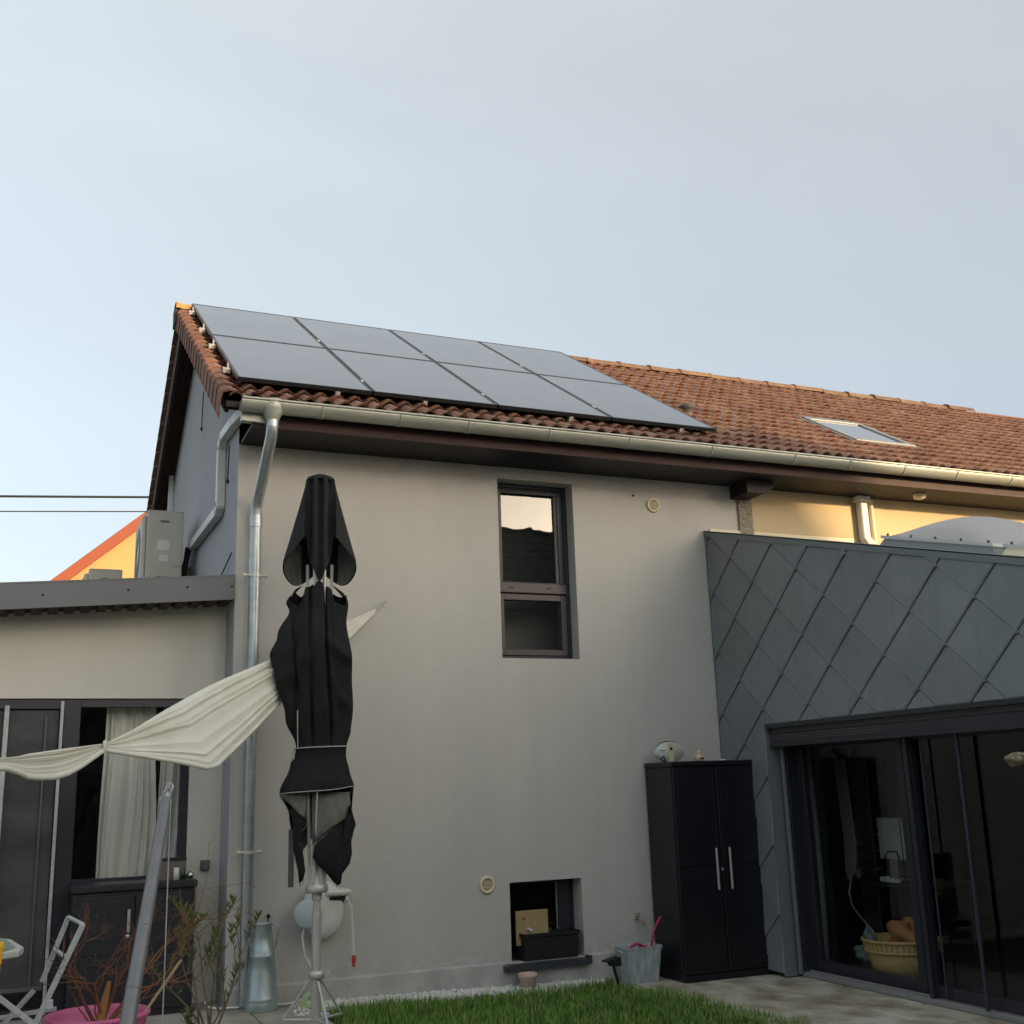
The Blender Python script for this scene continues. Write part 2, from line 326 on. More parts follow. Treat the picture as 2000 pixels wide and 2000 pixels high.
def pv_mat():
    m = bpy.data.materials.new('solar glass'); m.use_nodes = True; nt = m.node_tree; b = nt.nodes['Principled BSDF']
    b.inputs['Base Color'].default_value = (.012,.014,.020,1); b.inputs['Roughness'].default_value = .16; b.inputs['IOR'].default_value = 1.55; b.inputs['Coat Weight'].default_value = .6; b.inputs['Coat Roughness'].default_value = .06; b.inputs['Coat IOR'].default_value = 1.38
    g = nt.nodes.new('ShaderNodeNewGeometry'); n = nt.nodes.new('ShaderNodeTexNoise'); n.inputs['Scale'].default_value = 3
    nt.links.new(g.outputs['Position'], n.inputs['Vector'])
    mr = nt.nodes.new('ShaderNodeMapRange'); mr.inputs[3].default_value = .14; mr.inputs[4].default_value = .24
    nt.links.new(n.outputs[0], mr.inputs[0]); nt.links.new(mr.outputs[0], b.inputs['Roughness'])
    return m
m_pv = pv_mat()
g_win = glass('mirror pane', (.5,.52,.5), .05, .01, .12)
g_low = glass('dark pane', (.93,.94,.93), .0)
g_door = glass('door pane', (.86,.90,.90), .0)
g_velux = glass('roof window pane', (.3,.33,.35), .35, .03)

# ================================================================== setting
obj('ground', MB().quad((-150,-150,-.16),(150,-150,-.16),(150,200,-.16),(-150,200,-.16)).mesh('ground', m_ground), kind='structure')
turf = MB(); 
LAWN = [(.64,-.50),(.9,-.40),(1.2,-.36),(2.2,-.34),(3.0,-.30),(3.15,-.20),(3.25,-.63),(3.40,-1.08),(3.47,-1.57),(3.54,-2.3),(3.6,-8),(.62,-8)]
def gz(x): return .075 + (0.0-.075)*min(1, max(0, (x-.6)/2.9))
turf.add([(x, y, gz(x)-.01) for x, y in LAWN], [tuple(reversed(range(len(LAWN))))])
turf.add([(.35,.1,.06),(3.5,.1,-.015),(3.5,-.4,-.015),(.35,-.4,.06)], [(0,3,2,1)])
lawn = turf.build('lawn', m_turf, kind='structure')

def in_lawn(x, y):
    c = False; n = len(LAWN); j = n-1
    for i in range(n):
        xi, yi = LAWN[i]; xj, yj = LAWN[j]
        if (yi > y) != (yj > y) and x < (xj-xi)*(y-yi)/(yj-yi)+xi: c = not c
        j = i
    return c
gr = MB(); k = 0
while k < 34000:
    y = -.18 - 4.6*random.random()**1.25; x = random.uniform(.56, 3.64)
    if not in_lawn(x + random.gauss(0,.02), y + random.gauss(0,.02)): continue
    k += 1
    h = random.uniform(.035,.085)*(1.25 if math.sin(x*3.1+y*2.3)+math.sin(y*5.7-x*1.3) > .6 else .9); a = random.uniform(0, 6.283); w = random.uniform(.002,.0035)
    lx, ly = math.cos(a)*h*random.uniform(.1,.6), math.sin(a)*h*random.uniform(.1,.6); px, py = -math.sin(a)*w, math.cos(a)*w; z = gz(x)-.012
    gr.mi = 1 if random.random() < .10 else 0
    gr.add([(x-px,y-py,z),(x+px,y+py,z),(x+lx*.4+px*.8,y+ly*.4+py*.8,z+h*.6),(x+lx*.4-px*.8,y+ly*.4-py*.8,z+h*.6),(x+lx,y+ly,z+h)], [(0,1,2,3),(3,2,4)])
gr.build('grass', [m_grass, mat('straw blade', (.34,.33,.14), .8)], kind='stuff', label='short green lawn grass in front of the pebbles')
# pebble strip along the wall foot
pb = MB()
def pebble(mb, x, y, z, r):
    t = (1+5**.5)/2; q = [(-1,t,0),(1,t,0),(-1,-t,0),(1,-t,0),(0,-1,t),(0,1,t),(0,-1,-t),(0,1,-t),(t,0,-1),(t,0,1),(-t,0,-1),(-t,0,1)]
    F = [(0,11,5),(0,5,1),(0,1,7),(0,7,10),(0,10,11),(1,5,9),(5,11,4),(11,10,2),(10,7,6),(7,1,8),(3,9,4),(3,4,2),(3,2,6),(3,6,8),(3,8,9),(4,9,5),(2,4,11),(6,2,10),(8,6,7),(9,8,1)]
    rot = Matrix.Rotation(random.uniform(0,6), 3, 'X') @ Matrix.Rotation(random.uniform(0,6), 3, 'Z'); sx, sy, sz = [random.uniform(.6,1.25) for _ in range(3)]
    mb.add([V((x,y,z)) + rot @ V((a*sx,b*sy,c*sz))*r/1.9 for a,b,c in q], F, True)
for i in range(3600):
    x = random.uniform(.45, 3.15); wd = .33 if x < 2.8 else .16
    if x < .62: wd = .34
    y = -.03 - wd*random.random()
    pebble(pb, x, y, gz(x)+.0+random.uniform(-.008,.02), random.uniform(.010,.019))
for i in range(160):
    x, y = random.uniform(.42,.66), random.uniform(-.62,-.2); pebble(pb, x, y, .085+random.uniform(0,.012), random.uniform(.010,.018))
pb.build('pebbles', m_pebble, kind='stuff', label='white pebbles in a strip along the wall foot')

def chamfer_slab(name, mats, x0, x1, y0, y1, z, t, parent):
    dz = random.uniform(-.003,.003); m = MB(); m.bbox((x0,y0,z-t),(x1,y1,z+dz), .005); return m.build(name, mats, parent)
# right terrace, slabs laid in rows parallel to the sliding doors
ter = MB().box((3.14,-8.2,-.15),(4.95,.0,-.032)).build('terrace', m_joint, kind='structure')
xs_ = [3.145, 3.36, 3.80, 4.25, 4.70, 4.93]
for i in range(5):
    y = -.004 - [.0,.30,.55,.12,.40][i]; 
    if y < -.01: chamfer_slab('slab', m_slab, xs_[i]+.004, xs_[i+1]-.004, y+.004, -.004, 0, .03, ter)
    while y > -8:
        y2 = y-.90
        if i > 0 or True:
            chamfer_slab('slab', m_slab, xs_[i]+.009, xs_[i+1]-.009, y2+.009, y-.009, 0 if i else -.004, .03, ter)
        y = y2
terl = MB().box((-6.2,-8.2,-.15),(.60,.55,.068)).build('left_terrace', m_joint, kind='structure')
terl.name = 'terrace'
for i in range(14):
    for j in range(17):
        x0 = .595-.45*(i+1); y0 = .40-.5*j
        chamfer_slab('slab', m_slabl, x0+.004, x0+.446, y0-.496, y0-.004, .10, .03, terl)

# ================================================================== main house
house = thing('house', 'grey rendered two storey house with clay tiled roof carrying solar panels', 'house', (0,0,0))
TAN = math.tan(.5563); COS = math.cos(.5563); SIN = math.sin(.5563)
Z0 = 5.107
RY = 2.95; RZ = Z0 + TAN*RY
def roofpt(x, t, off=0):                                # t: distance up the slope from y=0
    return V((x, t*COS - off*SIN, Z0 + t*SIN + off*COS))

def wall_sheet(mb, x0, x1, z0, z1, holes, y=0, flip=False, depth=.2):
    X = sorted(set([x0,x1]+[h[0] for h in holes]+[h[1] for h in holes])); Z = sorted(set([z0,z1]+[h[2] for h in holes]+[h[3] for h in holes]))
    for i in range(len(X)-1):
        for j in range(len(Z)-1):
            cx, cz = (X[i]+X[i+1])/2, (Z[j]+Z[j+1])/2
            if any(h[0] < cx < h[1] and h[2] < cz < h[3] for h in holes): continue
            mb.quad((X[i],y,Z[j]),(X[i+1],y,Z[j]),(X[i+1],y,Z[j+1]),(X[i],y,Z[j+1]))
    for a,b,c,d in holes:
        mb.quad((a,y,c),(a,y+depth,c),(a,y+depth,d),(a,y,d)); mb.quad((b,y,c),(b,y,d),(b,y+depth,d),(b,y+depth,c))
        mb.quad((a,y,d),(a,y+depth,d),(b,y+depth,d),(b,y,d)); mb.quad((a,y,c),(b,y,c),(b,y+depth,c),(a,y+depth,c))
UW = (2.355,3.123,2.764,4.426); LW = (2.358,3.037,.222,.860)
w = MB(); wall_sheet(w, 0, 4.97, -.15, 4.54, [UW, LW], 0, depth=.25)
w.build('wall', m_wall, house)
w = MB()   # side of the corner, towards the low wing, and the gable
w.mi = 0
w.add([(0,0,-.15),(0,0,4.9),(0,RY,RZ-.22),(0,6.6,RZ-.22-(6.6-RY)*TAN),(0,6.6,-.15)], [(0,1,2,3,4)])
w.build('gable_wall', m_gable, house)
w = MB(); w.quad((4.97,0,2.6),(14.5,0,2.6),(14.5,0,4.54),(4.97,0,4.54)); w.build('old_wall', m_cream, house)
w = MB(); w.bbox((4.975,-.022,2.7),(5.145,.0,4.535),.006); w.build('pier', m_pier, house)
# back, far end and floor slabs keep the inside dark
w = MB(); w.box((.0,6.6,-.15),(14.5,6.7,3.0)); w.quad((14.5,0,-.15),(14.5,6.6,-.15),(14.5,6.6,4.8),(14.5,0,4.8)); w.build('back_wall', m_dull, house)
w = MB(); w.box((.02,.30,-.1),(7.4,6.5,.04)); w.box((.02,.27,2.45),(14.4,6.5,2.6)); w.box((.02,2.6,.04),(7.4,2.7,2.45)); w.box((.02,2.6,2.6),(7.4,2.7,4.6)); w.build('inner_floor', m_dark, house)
# plinth
w = MB(); w.prism([(0.0,-.002,-.15),(0.0,-.022,-.15),(0.0,-.022,.222),(0.0,-.012,.236),(0.0,-.002,.240)], (2.30,0,0))
w.prism([(3.06,-.002,-.15),(3.06,-.022,-.15),(3.06,-.022,.222),(3.06,-.012,.236),(3.06,-.002,.240)], (1.5,0,0))
w.box((2.30,-.022,-.15),(3.06,-.002,.165)); w.build('plinth', m_plinth, house)
# soffit, fascia board, barge boards
w = MB(); w.box((.015,-.50,4.535),(14.6,-.002,4.56)); w.build('soffit', m_soffit, house)
w = MB(); w.box((.015,-.54,4.53),(14.6,-.505,4.68)); w.build('fascia_board', m_fascia, house)
w = MB()
w.prism([(4.98,-.004,4.533),(5.22,-.004,4.533),(5.22,-.004,4.47),(5.10,-.004,4.40),(4.90,-.004,4.40),(4.90,-.004,4.533)], (0,-.30,0)); w.build('corbel', m_soffit, house)
def barge(mb, t0, t1, x, front=True, hi=.0, lo=-.20, th=.03):
    s = 1 if front else -1
    def p(t, off):
        q = roofpt(x, t, off); 
        return q if front else V((q.x, 2*RY-q.y, q.z))
    a = [p(t0,lo), p(t0,hi), p(t1,hi), p(t1,lo)]
    mb.prism(a, (th,0,0))
TR = RY/COS
w = MB(); barge(w, TR-.0, -.45, -.205, False, -.03, -.27); barge(w, -.60, TR, -.19, True, -.03, -.15)
# rear slope underside boards
w2 = [V((-.205,0,0)), V((.0,0,0))]
for x0, x1 in ((-.17,.02),):
    a = roofpt(x0, -.45, -.10); b = roofpt(x0, TR, -.10); a.y = 2*RY-a.y; b.y = 2*RY-b.y
    w.prism([a, b, b+V((0,0,-.03)), a+V((0,0,-.03))], (x1-x0,0,0))
    a = roofpt(x0, -.58, -.10); b = roofpt(x0, TR, -.10)
    w.prism([a, b, b+V((0,0,-.03)), a+V((0,0,-.03))], (x1-x0,0,0))
w.build('barge_board', m_barge, house)

# ---- roof
roof = MB()
a0, a1 = roofpt(-.2,-.70,-.03), roofpt(-.2, TR, -.03)
roof.prism([a0, a1, a1+V((0,0,-.05)), a0+V((0,0,-.05))], (14.9,0,0))
b0, b1 = V((-.2, 2*RY-a0.y, a0.z)), V((-.2, 2*RY-a1.y, a1.z))
roof.prism([b0, b1, b1+V((0,0,-.05)), b0+V((0,0,-.05))], (14.9,0,0))
roof_o = roof.build('roof', m_soffit, house)
TW, TE, NC = .148, .2336, 18
T_START = -.62/COS
XL = -.26 + .148*.5
NX = int((14.6-XL)/TW)
RIDGE_END = 11.75
PROF = [(i/8, .034*(max(0, math.sin(math.pi*min(1, (i/8)/.68))))**.9 if i/8 < .68 else -.006*math.sin(math.pi*((i/8)-.68)/.32)) for i in range(9)]
def tile_mesh(j, variant=0):
    random.seed(100+variant); rr = random.uniform(-.004,.004); tw = random.uniform(-.003,.003); le = TE*1.10
    vs = []
    for t, lift in ((0,.034+rr),(TE*.5,.020+rr*.5),(le,.003)):
        for u, h in PROF: vs.append((u*TW*1.04 + tw*t, t, h + lift))
    n = 9; fs = []
    for r_ in range(2):
        for i in range(8): fs.append((r_*n+i, r_*n+i+1, r_*n+n+i+1, r_*n+n+i))
    m = MB(); m.add(vs, fs, True)
    lip = [(u*TW*1.04, 0, h+.034+rr) for u, h in PROF] + [(u*TW*1.04, .012, h+.034+rr-.022) for u, h in PROF]
    m.add(lip, [(i, n+i, n+i+1, i+1) for i in range(8)])
    return m
variants = [tile_mesh(0, v) for v in range(6)]
vmesh = [v.mesh('roof_tile', m_tile) for v in variants]
rot = Matrix.Rotation(.5563, 4, 'X')
camp = M.translation
cand = []
for j in range(NC):
    for i in range(NX):
        x = XL + i*TW; t = T_START + j*TE; p = roofpt(x, t)
        under = (x > .0 and x < 4.35 and j > 2)
        sky_ = (6.62 < x < 7.5 and .05 < p.y < .95)
        if p.x > RIDGE_END + .6 and j >= NC-1: continue
        if sky_: continue
        cand.append((under, (p-camp).length, i, j, p))
vis = sorted([c for c in cand if not c[0]], key=lambda c: c[1])
singles = set((c[2], c[3]) for c in vis[:300])
rest = MB(); random.seed(3)
for under, d, i, j, p in cand:
    k = random.randrange(6)
    jit = Matrix.Rotation(random.uniform(-.012,.012), 4, 'Z'); T = Matrix.Translation(p + V((0,0,random.uniform(-.003,.004)))) @ rot @ jit
    if (i, j) in singles:
        o = bpy.data.objects.new('roof_tile', vmesh[k]); COL.objects.link(o); o.matrix_world = T; o.parent = roof_o
    else:
        vb = variants[k]; rest.add([T @ V(v) for v in vb.v], vb.f, True)
rest.build('roof_tiles', m_tile, roof_o, kind='stuff')
# ridge tiles
def ridge_tile(mb, L=.50, r0=.125, r1=.115):
    n = 10; vs = []
    for x, r in ((0,r0),(.03,r0*1.03),(.05,r1),(L,r1*.96)):
        for k in range(n+1):
            a = math.pi*k/n; vs.append((x, -math.cos(a)*r*1.05, math.sin(a)*r*.80))
    fs = [(q*(n+1)+k, (q+1)*(n+1)+k, (q+1)*(n+1)+k+1, q*(n+1)+k+1) for q in range(3) for k in range(n)]
    mb.add(vs, fs, True); mb.add(vs[:n+1] + [(0, p[1]*.86, p[2]*.84-.004) for p in vs[:n+1]], [(k, k+1, n+2+k, n+1+k) for k in range(n)])
    return mb
rm = ridge_tile(MB()).mesh('ridge_tile', m_ridge)
x = .20; k = 0
while x < RIDGE_END-.4:
    obj('ridge_tile', rm, roof_o, (x, RY, RZ-.005+random.uniform(-.008,.008)), (0, random.uniform(-.012,.005), random.uniform(-.02,.02))); x += .465; k += 1
e = ridge_tile(MB(), .46, .14, .13).mesh('ridge_tile', m_ridgesun)
obj('ridge_tile', e, roof_o, (-.27, RY, RZ+.0), None, label='end ridge tile with the low sun painted on in yellow')
m = MB(); m.box((-.275, RY-.12, RZ-.16), (-.255, RY+.12, RZ+.04)); m.build('ridge_end_board', m_barge, roof_o)
m = MB(); m.box((RIDGE_END-.4, RY-.16, RZ-.10), (14.7, RY+.16, RZ-.02)); m.build('ridge_bed', m_verge, roof_o)
# verge tiles: L-shaped, stepped down the left edge
for j in range(NC):
    t = T_START + j*TE
    m = MB(); L = TE*1.12; n = 6
    pr = [(-.010,-.185),(-.012,-.01),(0,.030),(.05,.048),(.10,.040),(.125,.012)]
    vs = []
    for tt, lift in ((-.0,.026),(L,.004)):
        sx = 0 if tt <= 0 else .010
        for a, h in pr: vs.append((a+sx, tt, h+lift))
    m.add(vs, [(i, i+1, n+i+1, n+i) for i in range(n-1)])
    m.add([(a,0,h+.026) for a,h in pr] + [(a+.014,0,h+.010) for a,h in pr], [(i, n+i, n+i+1, i+1) for i in range(n-1)])
    m.add([(a+.014,0,h+.010) for a,h in pr]+[(a+.02,L,h-.01) for a,h in pr], [(i, n+i, n+i+1, i+1) for i in range(n-1)])
    T = Matrix.Translation(roofpt(-.25, t)) @ rot @ Matrix.Rotation(random.uniform(-.01,.01), 4, 'Z')
    o = m.build('verge_tile', m_verge, roof_o); o.matrix_local = T
for j in range(NC):                                      # rear slope: plain course strips seen edge-on from the gable side
    pass
m = MB()
for j in range(NC):
    t = T_START + j*TE; a = roofpt(-.25, t, .03); b = roofpt(-.25, t+TE*1.08, .005)
    a.y = 2*RY-a.y; b.y = 2*RY-b.y; m.prism([a, b, b+V((0,0,-.03)), a+V((0,0,-.03))], (14.9,0,0))
m.build('rear_tiles', m_tile, roof_o, kind='stuff')

# roof vent hood right of the panels
m = MB(); c = roofpt(4.86, .72, .0)
m.lathe([(.07,.0),(.07,.06),(.10,.075),(.095,.10),(.06,.125),(.0,.135)], c, 16); tv = m.build('roof_vent', mat('grey vent plastic', (.05,.053,.057), .6), roof_o)

# ---- roof window
skl = thing('roof_window', 'roof window with grey metal frame let into the orange tiles', 'roof window', (0,0,0))
def rbox(mb, x0, x1, t0, t1, o0, o1):
    P = [roofpt(x, t, o) for o in (o0,o1) for x,t in ((x0,t0),(x1,t0),(x1,t1),(x0,t1))]
    mb.add(P, [(0,3,2,1),(4,5,6,7),(0,1,5,4),(1,2,6,5),(2,3,7,6),(3,0,4,7)])
sx0, sx1, st0, st1 = 6.66, 7.50, .12, 1.16
m = MB()
for a in ((sx0,sx0+.07,st0,st1),(sx1-.07,sx1,st0,st1),(sx0+.07,sx1-.07,st0,st0+.09),(sx0+.07,sx1-.07,st1-.08,st1)): rbox(m, *a, -.02, .065)
bevel(m.build('frame', mat('grey lacquered aluminium', (.27,.28,.28), .4, metal=.3), skl), .006)
m = MB(); rbox(m, sx0+.07, sx1-.07, st0+.09, st1-.08, .035, .05); m.build('pane', g_velux, skl)
m = MB(); rbox(m, sx0+.07, sx1-.07, st0+.09, st1-.08, -.03, -.01); m.build('blind', mat('pale blind', (.55,.6,.62), .8), skl)
m = MB(); rbox(m, sx0-.04, sx1+.04, st0-.10, st0-.0, .035, .045); rbox(m, sx0-.06, sx0-.003, st0, st1+.08, .03, .05); rbox(m, sx1+.003, sx1+.06, st0, st1+.08, .03, .05); rbox(m, sx0-.0, sx1, st1+.002, st1+.10, .03, .06)
m.build('flashing', mat('lead flashing', (.13,.135,.14), .6), skl)

# ---- gutter (half-round, lip up) with brackets
gut = MB(); GY, GZ, GR = -.64, 4.70, .085; n = 14
vs = []; xsg = [-.10, 14.7]
prof = []
for k in range(n+1):
    a = math.pi + math.pi*k/n; prof.append((GY - math.cos(a)*-GR, GZ + math.sin(a)*GR))
prof2 = [(y*1.0 + (GY-y)*.05, z+.004) for y, z in reversed(prof)]
full = prof + prof2
for x in xsg: vs += [(x, y, z) for y, z in full]
N = len(full)
gut.add(vs, [(k, N+k, N+(k+1)%N, (k+1)%N) for k in range(N)], True)
gut.tube([(-.10, GY-GR-.002, GZ+.003), (14.7, GY-GR-.002, GZ+.003)], .011, 8)
gut.add([(-.10, y, z) for y, z in prof], [tuple(range(len(prof)))])
gut_o = gut.build('gutter', m_zinc, house)
gxs = [.55,1.21,1.822,2.579,3.376,4.258,5.203,5.874,6.559,7.256,8.01,8.8,9.6,10.4]
for x in gxs:
    m = MB(); vs = []
    for xx in (x-.012, x+.012):
        for k in range(n+1):
            a = math.pi + math.pi*k/n; vs.append((xx, GY + math.cos(a)*(GR+.004), GZ + math.sin(a)*(GR+.004)))
    for xx in (x-.012, x+.012):
        for k in range(n+1):
            a = math.pi + math.pi*k/n; vs.append((xx, GY + math.cos(a)*(GR-.001), GZ + math.sin(a)*(GR-.001)))
    q = n+1; fs = [(k, k+1, q+k+1, q+k) for k in range(n)] + [(k, 2*q+k, 2*q+k+1, k+1) for k in range(n)] + [(q+k, q+k+1, 3*q+k+1, 3*q+k) for k in range(n)]
    m.add(vs, fs, True); m.build('gutter_bracket', m_zinc, gut_o)
# downpipe with outlet and swan neck
dp = MB()
dp.lathe([(.086,.085),(.095,.05),(.090,.0),(.060,-.06),(.052,-.085)], (.155, GY, 4.64), 20)
dp.build('outlet', m_zinc, gut_o)
dp = MB()
dp.tube([(.155,GY,4.60),(.155,GY,4.50),(.155,GY+.03,4.43),(.152,-.50,4.33),(.15,-.25,4.12),(.145,-.13,4.03),(.14,-.095,3.96),(.14,-.095,3.85)], .047, 16)
dp.tube([(.14,-.095,3.88),(.135,-.095,.12)], .047, 18); dp.tube([(.14,-.095,3.90),(.14,-.095,3.80)], .052, 18); dp.tube([(.14,-.095,3.45),(.14,-.095,3.53)], .050, 18)
dp.tube([(.137,-.095,1.95),(.137,-.095,2.0)], .050, 18); dp.tube([(.155,GY,4.57),(.155,GY,4.50)], .052, 18)
dpo = dp.build('downpipe', m_galv, house)
for z in (3.393, 1.224):
    m = MB(); m.tube([(.14,-.095,z-.012),(.14,-.095,z+.012)], .053, 18)
    m.tube([(.055,-.12,z),(.225,-.12,z)], .010, 8); m.tube([(.045,-.12,z),(.070,-.12,z)], .018, 10); m.tube([(.21,-.12,z),(.235,-.12,z)], .018, 10); m.tube([(.14,-.06,z),(.14,0,z)], .008, 8)
    m.build('pipe_clamp', m_steelbr, dpo)

# ---- white cable trunking on the gable
tr = MB(); C_ = [(-.04,-.52,4.66),(-.04,.0,4.735),(-.04,.60,4.78),(-.04,.70,4.70),(-.04,.70,4.17),(-.04,.78,4.13),(-.04,2.55,4.18)]
for a, b in ((0,1),(1,2),(2,3),(3,4),(4,5),(5,6)):
    a_, b_ = V(C_[a]), V(C_[b]); d = (b_-a_).normalized()*.02; tr.bar(a_-d, b_+d, .085, .075, (1,0,0))
tro = tr.build('cable_trunking', m_white, None); bevel(tro, .008); tag(tro, 'white cable trunking stepping across the blue grey gable to the air conditioner', 'trunking')
m = MB(); m.bar((-.078,-.545,4.60),(.12,-.545,4.595),.07,.08); m.build('trunking_return', m_zinc, tro)
m = MB(); m.bar((-.03,4.80,3.4),(-.03,4.95,5.8),.09,.06,(1,0,0)); o = m.build('cable_duct', m_white); bevel(o, .008); tag(o, 'short white vertical duct rising behind the air conditioner', 'duct')
for y, z0_, z1_ in ((2.15,5.75,5.35),(.32,4.62,4.30)):
    m = MB(); m.tube([(-.03,y,z0_),(-.035,y+.01,z1_)], .006, 6); m.lathe([(0,-.03),(.013,-.015),(.013,.01),(0,.02)], (-.035,y+.01,z1_), 8)
    m.build('cord', m_black, house)

# ---- windows
def rect_frame(mb, x0, x1, z0, z1, wx, y0, y1, wt=None, wb=None):
    wt = wt or wx; wb = wb or wx
    mb.bbox((x0,y0,z0),(x0+wx,y1,z1),.003); mb.bbox((x1-wx,y0,z0),(x1,y1,z1),.003)
    mb.bbox((x0+wx-.001,y0+.0015,z1-wt),(x1-wx+.001,y1,z1),.003); mb.bbox((x0+wx-.001,y0+.0015,z0),(x1-wx+.001,y1,z0+wb),.003)
uw = thing('window', 'tall upstairs window with dark frame, its upper pane mirroring the sky', 'window', (2.74,.15,2.77))
uw.location = (0,0,0)
m = MB(); rect_frame(m, 2.36, 3.119, 2.77, 4.42, .035, .14, .24); m.build('frame', m_anth, uw)
m = MB(); rect_frame(m, 2.397, 3.083, 3.42, 4.385, .055, .155, .235, .05, .07); m.build('sash', m_anth, uw)
m = MB(); m.bbox((2.397,.135,3.385),(3.083,.20,3.475),.004); rect_frame(m, 2.397, 3.083, 2.81, 3.375, .055, .15, .235); t_ = m.build('lower_sash', m_anthr, uw)
m = MB(); m.box((2.50,.131,3.425),(2.54,.134,3.437)); m.box((2.88,.131,3.425),(2.92,.134,3.437)); m.build('drain_slot', m_black, t_)
m = MB(); m.quad((2.452,.195,3.49),(3.028,.195,3.49),(3.028,.195,4.335),(2.452,.195,4.335)); m.build('pane', g_win, uw)
m = MB(); m.quad((2.452,.192,2.865),(3.028,.192,2.865),(3.028,.192,3.32),(2.452,.192,3.32)); m.build('pane', g_low, uw)
m = MB(); m.box((3.0,.172,3.49),(3.028,.19,4.335)); m.build('gasket', m_gasket, uw)
m = MB(); m.box((2.30,.6,2.7),(3.3,.62,4.5)); m.build('pane_backing', mat('grey pane backing', (.16,.16,.15), .8), uw)  # added sheet behind the glass, its grey standing in for the mirrored roof
m = MB(); m.bbox((2.36,.02,2.748),(3.118,.14,2.772),.003); m.build('sill', m_anthr, uw)

lw = thing('window', 'small low window set in a deep opening above a dark stone sill', 'window', (0,0,0))
m = MB(); rect_frame(m, 2.36, 3.034, .236, .857, .03, .17, .25); m.bbox((2.87,.165,.29),(3.0,.235,.83),.004); m.build('frame', m_anth, lw)
m = MB(); m.quad((2.39,.20,.29),(2.87,.20,.29),(2.87,.20,.83),(2.39,.20,.83)); m.build('pane', g_low, lw)
m = MB(); m.prism([(2.27,.24,.235),(2.27,-.085,.205),(2.27,-.085,.165),(2.27,-.005,.170),(2.27,.24,.19)], (.795,0,0)); m.bbox((3.04,-.09,.17),(3.066,.0,.232),.003); m.build('sill', m_sill, lw)
m = MB(); m.box((2.86,.155,.30),(2.866,.165,.83)); m.build('guide_rail', m_handle, lw)
pl = MB(); pl.prism([(2.47,-.01,.225),(2.47,-.03,.425),(2.47,.15,.425),(2.47,.14,.225)], (.50,0,0)); plo = pl.build('planter', mat('black plastic trough', (.018,.018,.022), .5)); tag(plo, 'long black plant trough standing on the dark stone window sill', 'planter')
m = MB(); m.box((2.455,-.045,.415),(2.985,-.03,.44)); m.box((2.455,.15,.415),(2.985,.165,.44)); m.box((2.455,-.03,.415),(2.47,.15,.44)); m.box((2.97,-.03,.415),(2.985,.15,.44)); m.build('rim', m_black, plo)
m = MB(); m.box((2.475,-.025,.40),(2.965,.145,.412)); m.build('soil', m_soil, plo)
def sprig(mb, c, n, h, l, w):
    for i in range(n):
        a = random.uniform(0,6.28); b = random.uniform(.3,1.2); p = V(c)+V((random.uniform(-.02,.02),random.uniform(-.02,.02),random.uniform(0,h)))
        d = V((math.cos(a)*math.cos(b), math.sin(a)*math.cos(b), math.sin(b)))*l*random.uniform(.6,1.2); s_ = d.cross(V((0,0,1))).normalized()*w
        mb.add([p, p+d*.5+s_, p+d, p+d*.5-s_], [(0,1,2,3)])
m = MB(); sprig(m, (2.86,.05,.42), 26, .02, .05, .007); sprig(m, (2.62,.10,.42), 14, .10, .06, .008); sprig(m, (2.75,.1,.42), 12, .03, .05, .006); m.build('sprouts', m_leaf2, plo, kind='stuff')
m = MB(); m.bbox((2.43,.055,.34),(2.73,.075,.62),.003); o = m.build('cardboard_sheet', m_card); tag(o, 'brown board with a dark spot leaning in the low window behind the trough', 'board')
m2 = MB(); m2.lathe([(0,-.003),(.016,-.001),(.016,.002)], (2.50,.054,.56), 12, 'y'); m2.build('dark_spot', m_rust, o)
m2 = MB(); m2.tube([(2.53,.045,.475),(2.57,.045,.452)], .012, 8); m2.build('white_knob', m_white, o)

# round vents, tap, hook
def wall_vent(x, z, label):
    t = thing('wall_vent', label, 'vent', (x,0,z), 'round cream vents on the grey wall')
    MB().lathe([(.048,-.001),(.072,-.003),(.072,-.014),(.062,-.020),(.050,-.016),(.048,-.004)], (0,0,0), 28, 'y').build('ring', m_creamp, t)
    m = MB(); m.lathe([(.0,-.004),(.049,-.004)], (0,0,0), 24, 'y')
    m.build('backing', mat('tan mesh', (.30,.24,.12), .8), t)
    m = MB()
    for k in range(-3,4):
        hh = math.sqrt(max(0,.046**2-(k*.013)**2)); m.bar((k*.013,-.008,-hh),(k*.013,-.008,hh),.004,.004)
    for k in range(-1,2): m.bar((-.044+.01*abs(k),-.009,k*.02),(.044-.01*abs(k),-.009,k*.02),.004,.004)
    m.build('grille', m_creamp, t)
wall_vent(3.9955, 4.278, 'round cream vent high on the wall right of the tall window')
wall_vent(2.1516, .856, 'round cream vent low on the wall left of the small window')
m = MB(); m.lathe([(0,-.012),(.01,-.010),(.011,0)], (3.78,0,4.36), 10, 'y'); o = m.build('wall_plug', m_black); tag(o, 'tiny dark plug in the wall left of the upper round vent', 'plug')
tap = thing('garden_tap', 'brass garden tap on the wall beside the tall black cabinet', 'tap', (3.556,0,.49))
m = MB(); m.tube([(0,0,0),(0,-.05,0)], .011, 10); m.tube([(0,-.05,.0),(.02,-.075,-.01),(.03,-.085,-.04)], .010, 10); m.tube([(0,-.045,-.0),(0,-.045,.045)], .008, 8); m.tube([(.03,-.085,-.035),(.03,-.085,-.055)], .014, 10)
m.build('body', mat('old brass', (.30,.27,.20), .4, metal=.7), tap); m = MB(); m.tube([(-.03,-.045,.048),(.03,-.045,.052)], .006, 8); m.build('handle', m_handle, tap)

